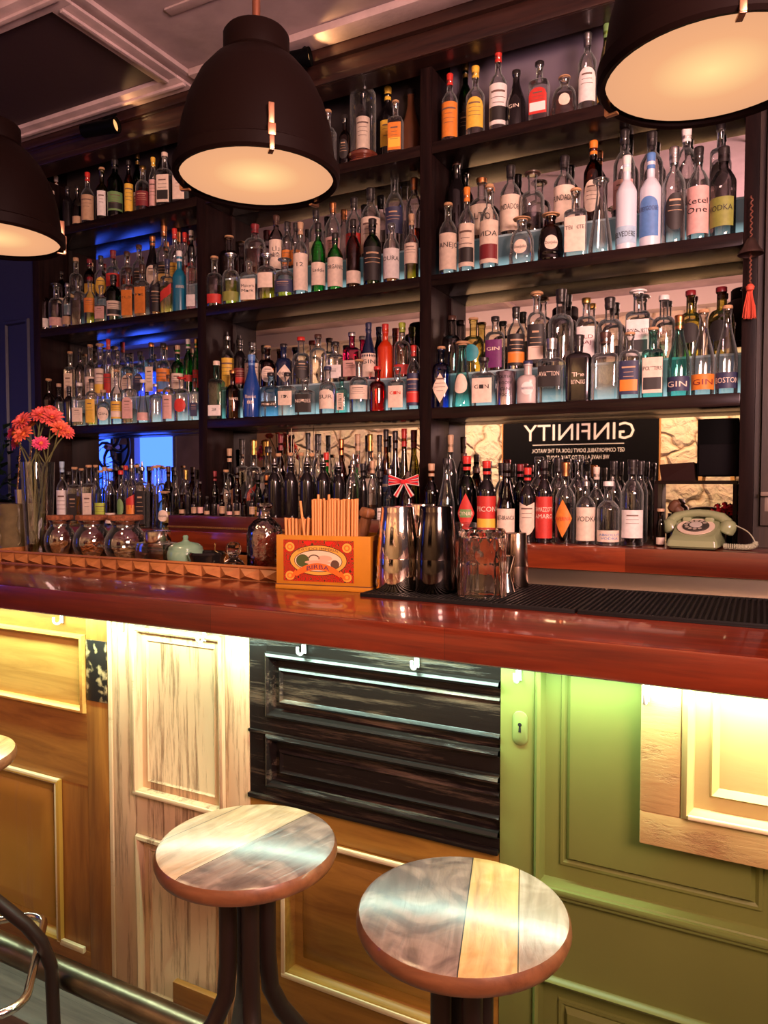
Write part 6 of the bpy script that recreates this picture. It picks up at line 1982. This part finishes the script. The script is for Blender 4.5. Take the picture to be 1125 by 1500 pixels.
# small things under the rack
sb = at(968, 795, Y=2.56)
row('968 745 12 sp brn - c.low t', 2.575, BZ, 'beside the telephone, right end of back counter')
rf = thing('dark_red_flowers', 'dark red dried flower heads behind the telephone handset', 'flowers', (-0.105, 2.725, BZ))
rg = random.Random(8); fm = MB()
for i in range(90):
    a = rg.uniform(0, 6.28); e = rg.uniform(-0.2, 1.4); rr = rg.uniform(0.02, 0.06)
    c = Vector((0.0, 0, 0.10)) + Vector((cos(a) * cos(e) * 0.9, sin(a) * cos(e) * 0.5, sin(e) * 0.7)) * rr
    d = Vector((rg.uniform(-1, 1), rg.uniform(-1, 1), rg.uniform(-.3, 1))).normalized() * 0.016; s_ = d.orthogonal().normalized() * 0.006
    fm.add([c - d * 0.5, c + s_ + Vector((0, 0, .003)), c + d * 0.5, c - s_ + Vector((0, 0, .003))], [(0, 1, 2, 3)])
fm.build('petals', flat('dark_red_petal', (0.32, 0.008, 0.012), 0.5), rf)['kind'] = 'stuff'
MB().lathe([(0, 0), (0.024, 0), (0.028, 0.05), (0.018, 0.09), (0.016, 0.09), (0.022, 0.05), (0.02, 0.004), (0, 0.004)], 16).build('pot', GL['brn'][1], rf)
pc = thing('dried_pods_jar', 'glass jar of brown dried pods under the dark rack', 'jar', (-0.258, 2.70, BZ))
open_glass(MB(), [(0.028, 0), (0.030, 0.003), (0.030, 0.085), (0.026, 0.095), (0.026, 0.105)], 20).build('glass_body', CG, pc)
mb = MB()
for i, (x, y, z) in enumerate(((-0.006, 0, 0.13), (0.008, 0.0, 0.112), (-0.004, 0.0, 0.085), (0.01, 0.005, 0.07), (0, 0, 0.04))):
    mb.lathe([(0, -0.026), (0.014, -0.018), (0.019, 0), (0.014, 0.018), (0, 0.026)], 14, M=Matrix.Translation((x, y, z)) @ Matrix.Rotation(0.6 * (-1) ** i, 4, 'Y'))
mb.build('pods', flat('dried_pod_brown', (0.16, 0.06, 0.025), 0.6, var=0.4), pc)

# bell and tassel on the right-hand upright
q = at(1100, 360, Y=2.575)
t = thing('bell_with_tassel', 'small dark bell on twisted cord with red tassel on the upright', 'bell', (q.x, 2.588, 0))
zb = at(1100, 365, Y=2.58).z
ztop = at(1100, 288, Y=2.58).z; z2 = at(1100, 430, Y=2.58).z; z3 = at(1100, 415, Y=2.58).z; z4 = at(1100, 468, Y=2.58).z
mb = MB(); P = [Vector((0, -0.004, zb + 0.03)), Vector((0, -0.006, (zb + ztop) / 2)), Vector((0, -0.004, ztop))]
n = 40
mb.tube([(0.003 * cos(i * 1.2), -0.012 + 0.003 * sin(i * 1.2), zb + 0.025 + (ztop - zb - 0.025) * i / n) for i in range(n + 1)], 0.0022, 6)
mb.tube([(0.002 * cos(i * 1.2), -0.014 + 0.002 * sin(i * 1.2), z3 + (zb - z3) * i / n) for i in range(n + 1)], 0.0026, 6)
mb.build('cord', flat('twisted_brown_cord', (0.16, 0.05, 0.03), 0.6), t)
MB().lathe([(0.038, -0.022), (0.036, -0.016), (0.026, -0.004), (0.018, 0.012), (0.012, 0.024), (0.005, 0.030), (0.0, 0.031)], 24, M=Matrix.Translation((0, -0.030, zb))).build('bell_body', flat('dark_bell_metal', (0.10, 0.06, 0.05), 0.45, metal=0.8), t)
mb = MB(); mb.lathe([(0, -0.012), (0.011, -0.006), (0.013, 0.004), (0.007, 0.012), (0, 0.014)], 14, M=Matrix.Translation((0, -0.016, z2 + 0.015)))
mb.build('tassel_knot', flat('red_tassel_thread', (0.62, 0.085, 0.045), 0.7), t)
mb = MB(); rg = random.Random(2)
for i in range(46):
    a = rg.uniform(0, 6.28); r0_, r1_ = rg.uniform(0, 0.007), rg.uniform(0.004, 0.021)
    mb.tube([(r0_ * cos(a), -0.016 + r0_ * sin(a) * 0.5, z2 + 0.008), (r1_ * cos(a) * 0.8, -0.016 + r1_ * sin(a) * 0.4, (z2 + z4) / 2), (r1_ * cos(a), -0.016 + r1_ * 0.4 * sin(a), z4 + rg.uniform(0, 0.006))], 0.0013, 4)
mb.build('tassel_fringe', flat('red_tassel_thread', (0.62, 0.085, 0.045), 0.7), t)['kind'] = 'stuff'

# pale wall bracket at the right edge
q = at(1122, 724, Y=2.655)
t = thing('wall_hook', 'pale mushroom-shaped wall hook at the right edge of the photo', 'hook', (q.x, 2.655, q.z))
MB().box(-0.016, 0.03, -0.035, 0.004, -0.006, 0.008, c=0.004).box(-0.004, 0.010, -0.016, 0.004, -0.055, -0.004, c=0.003).build('hook_body', flat('pale_hook_paint', (0.20, 0.15, 0.12), 0.5), t)

# glass cloche over a bottle on a turned base (top shelf, middle bay)
q = at(531, 215, Y=2.665)
t = thing('glass_cloche', 'glass dome on turned wooden base, top shelf of the middle bay', 'cloche', (q.x, 2.67, ZD))
CR = 0.053
MB().lathe([(0, 0), (CR * 1.15, 0), (CR * 1.18, 0.008), (CR, 0.014), (CR * 0.95, 0.022), (CR * 1.15, 0.030), (CR * 1.18, 0.040), (CR * 1.1, 0.046), (0, 0.048)], 32).build('base', wood('cloche_base_wood', (0.09, 0.02, 0.012), (0.2, 0.05, 0.03), 'X', 5, 5, rough=0.25, coat=0.5), t)
hd = at(531, 125, Y=2.67).z - ZD
MB().lathe([(CR, 0.048), (CR, hd - CR)] + [(CR * cos(pi / 2 * i / 8), hd - CR + CR * sin(pi / 2 * i / 8)) for i in range(1, 9)], 32).build('glass_dome', GL['clr'][1], t)
bottle((q.x, 2.67, ZD + 0.048), hd - 0.065, 0.028, 'sp', 'brn', None, 0, 'c.full', 'k', '', 0.4, 'liquor_bottle', 'small dark bottle with cream label standing under the glass dome', 'bottles under the dome')

# brushed metal flask can (third shelf, right bay)
q = at(741.6, 542, Y=YF_)
t = thing('metal_bottle', 'cylindrical brushed metal gin can, third shelf of the right bay, front row', 'bottle', (q.x, YF_, ZA), atan2(-q.x, YF_) * 0.6)
h_ = q.z - ZA; R_ = 0.039
GRAD = flat('iridescent_brushed_metal', (0.62, 0.56, 0.62), 0.22, metal=1.0)
MB().lathe([(0, 0), (R_, 0), (R_, h_ * 0.93), (R_ * 0.96, h_ * 0.945), (0, h_ * 0.945)], 32).build('can_body', GRAD, t)
MB().lathe([(0, h_ * 0.945), (0.009, h_ * 0.945), (0.009, h_ * 0.985), (0.006, h_), (0, h_)], 14).build('cap', BLACKP, t)
L = MB()
for i, s in enumerate(('OUTER', 'ROOM', 'GIN', '70CL')):
    put_text(L, s, lambda u, z: ((R_ + 0.0005) * sin(u / R_), -(R_ + 0.0005) * cos(u / R_), z), 0.011, 0.045, 0, 0, h_ * 0.78 - i * 0.022)
L.build('lettering', [ink('k')], t)

# red bottle with a flag ribbon (back counter)
q = at(597, 690, Y=2.545)
t = thing('crown_bottle', 'red glass bottle with silver crown and a red-white-blue ribbon bow', 'bottle', (q.x, 2.548, BZ))
hh = q.z - BZ
MB().lathe([(0, 0), (0.030, 0.0), (0.033, 0.006), (0.033, hh * 0.5), (0.026, hh * 0.66), (0.015, hh * 0.78), (0.014, hh * 0.86), (0, hh * 0.86)], 24, fn=lambda a, z: 1 + 0.03 * cos(10 * a)).build('glass_body', GL['red'][1], t)
MB().lathe([(0, hh * 0.86), (0.018, hh * 0.86), (0.022, hh * 0.90), (0.014, hh * 0.93), (0.009, hh * 0.97), (0.004, hh * 1.0), (0, hh * 1.005)], 18, fn=lambda a, z: 1 + 0.08 * cos(6 * a)).build('crown_stopper', CHR, t)
RBR, RBW, RBB = flat('ribbon_red', (0.70, 0.02, 0.03), 0.5), flat('ribbon_white', (0.78, 0.70, 0.66), 0.5), flat('ribbon_navy', (0.02, 0.025, 0.10), 0.5)
mb = MB(); zc = hh * 0.84
def strip(P0, P1, w0_, w1_, y, k):
    P0, P1 = Vector(P0), Vector(P1); d = (P1 - P0).normalized(); nn = Vector((-d.z, 0, d.x))
    a, b, c, e = P0 + nn * w0_, P0 - nn * w0_, P1 - nn * w1_, P1 + nn * w1_
    mb.add([(v_.x, y, v_.z) for v_ in (a, b, c, e)] + [(v_.x, y + 0.004, v_.z) for v_ in (a, b, c, e)], [(0, 1, 2, 3), (7, 6, 5, 4), (0, 4, 5, 1), (1, 5, 6, 2), (2, 6, 7, 3), (3, 7, 4, 0)], k)
for s_ in (-1, 1):
    strip((0, 0, zc), (s_ * 0.062, 0, zc + 0.006), 0.006, 0.022, -0.040, 1)
    for (za, zb_) in ((0.0, 0.0), (0.004, 0.016), (-0.004, -0.014)):
        strip((0, 0, zc + za * 0.5), (s_ * 0.062, 0, zc + 0.006 + zb_), 0.002, 0.0042, -0.0415, 0)
    strip((s_ * 0.02, 0, zc + 0.006), (s_ * 0.060, 0, zc + 0.017), 0.001, 0.0034, -0.0410, 2); strip((s_ * 0.02, 0, zc - 0.004), (s_ * 0.060, 0, zc - 0.003), 0.001, 0.0034, -0.0410, 2)
    strip((0, 0, zc), (s_ * 0.035, 0, zc - 0.055), 0.004, 0.009, -0.038, 1)
    strip((0, 0, zc), (s_ * 0.035, 0, zc - 0.055), 0.0015, 0.004, -0.0395, 0)
mb.box(-0.009, 0.009, -0.048, -0.020, zc - 0.008, zc + 0.008, k=0, c=0.003)
mb.build('ribbon_bow', [RBR, RBW, RBB], t)

# garnish sprigs in the middle bay
t = thing('glass_tube_vase', 'dark slim tube with thin metal stirrers, back counter, middle bay', 'stirrers', (at(426, 660, Y=2.69).x, 2.695, BZ))
MB().lathe([(0, 0), (0.014, 0), (0.014, 0.20), (0.012, 0.20), (0.012, 0.004), (0, 0.004)], 14).build('tube', BLACKP, t)
for i, (dx, hh_) in enumerate(((-0.02, 0.42), (0.0, 0.45), (0.012, 0.40), (0.022, 0.34))):
    mb = MB(); mb.tube([(dx * 0.2, 0, 0.01), (dx, 0, hh_)], 0.0022, 6); mb.lathe([(0, 0), (0.006, 0.01), (0.003, 0.022), (0, 0.026)], 8, M=Matrix.Translation((dx, 0, hh_ - 0.004)))
    mb.build('stirrer', flat('silver_metal', (0.75, 0.70, 0.66), 0.2, metal=1.0), t)

# ------------------------------------------------------------------ across the room, seen only in the mirrors
VY = 2 * SHY1 - YF
a_ = at(738, 650, Y=VY).x; b_ = at(966, 650, Y=VY).x
sg = thing('chalkboard_sign', 'black chalkboard sign lettered GINFINITY on the opposite stone wall', 'sign', ((a_ + b_) / 2, YF, 1.65))
W_ = b_ - a_
MB().box(-W_ / 2, W_ / 2, 0.002, 0.02, -0.5, 0.53, c=0.002).build('board', flat('chalkboard_black', (0.004, 0.0035, 0.0045), 0.8, spec=0.05), sg)
FRW = flat('sign_frame_wood', (0.45, 0.20, 0.06), 0.5)
MB().box(-W_ / 2 - 0.012, -W_ / 2, 0.0, 0.028, -0.5, 0.53).box(W_ / 2, W_ / 2 + 0.012, 0.0, 0.028, -0.5, 0.53).box(-W_ / 2 - 0.012, W_ / 2 + 0.012, 0.0, 0.028, 0.53, 0.542).box(-W_ / 2 - 0.012, W_ / 2 + 0.012, 0.0, 0.028, -0.512, -0.5).build('frame', FRW, sg)
l0 = at(768, 633, Y=VY); l1 = at(930, 631, Y=VY)
cxm = (l0.x + l1.x) / 2 - sg.location.x
zc = (l0.z + l1.z) / 2 - 1.65
L = MB(); fnt = lambda u, z: (-u, 0.0215, z)
put_text(L, 'GINFINITY', fnt, 0.166, abs(l1.x - l0.x), 0, -cxm, zc)
L.box(cxm - 0.44, cxm + 0.44, 0.020, 0.0215, zc - 0.128, zc - 0.122, k=0)
put_text(L, "GET COMFORTABLE, DON'T LOOK AT THE WATCH,", fnt, 0.040, 0.89, 0, -cxm, zc - 0.183)
put_text(L, 'WE HAVE A LOT TO TALK ABOUT.', fnt, 0.040, 0.61, 0, -cxm, zc - 0.25)
L.build('lettering', [flat('white_sign_paint', (0.80, 0.74, 0.70), 0.5)], sg, smooth=False)

# cast-iron flywheel machine before the windows
q = at(164, 655, Y=2 * SHY1 + 1.25)
fw = thing('flywheel_machine', 'black cast-iron wheel with curved spokes on a stand by the window', 'machine', (q.x, -1.25, 0))
IR = flat('black_cast_iron', (0.03, 0.03, 0.032), 0.4, metal=0.3)
z = q.z; Rw = 0.30
mb = MB(); mb.tube([(Rw * cos(2 * pi * i / 40), 0, z + Rw * sin(2 * pi * i / 40)) for i in range(40)], 0.020, 8, closed=True)
for i in range(6):
    a = 2 * pi * i / 6 + 0.3
    mb.tube([(r_ * cos(a + 0.9 * (r_ / Rw) ** 1.5), 0, z + r_ * sin(a + 0.9 * (r_ / Rw) ** 1.5)) for r_ in (0.03, 0.10, 0.18, 0.25, 0.30)], [0.026, 0.02, 0.017, 0.016, 0.018], 8)
mb.build('wheel', IR, fw)
MB().tube([(0, -0.10, z), (0, 0.10, z)], 0.035, 14).build('hub', flat('brass_hub', (0.5, 0.2, 0.12), 0.4, metal=0.5), fw)
MB().box(-0.22, 0.22, -0.30, -0.12, 0, z - 0.42, c=0.02).build('stand', IR, fw)
MB().box(-0.045, 0.045, -0.24, -0.12, z - 0.42, z + 0.04, c=0.01).build('bearing_arm', IR, fw)
# hanging frames / shelves that break up the plaster wall
t = thing('framed_mirror_panel', 'tall dark framed panel on the plaster wall between window and stone', 'panel', (-5.3, YF, 1.7))
MB().box(-0.30, 0.30, 0.001, 0.02, -0.8, 0.8).build('panel_board', flat('brown_panel', (0.14, 0.075, 0.045), 0.5), t)
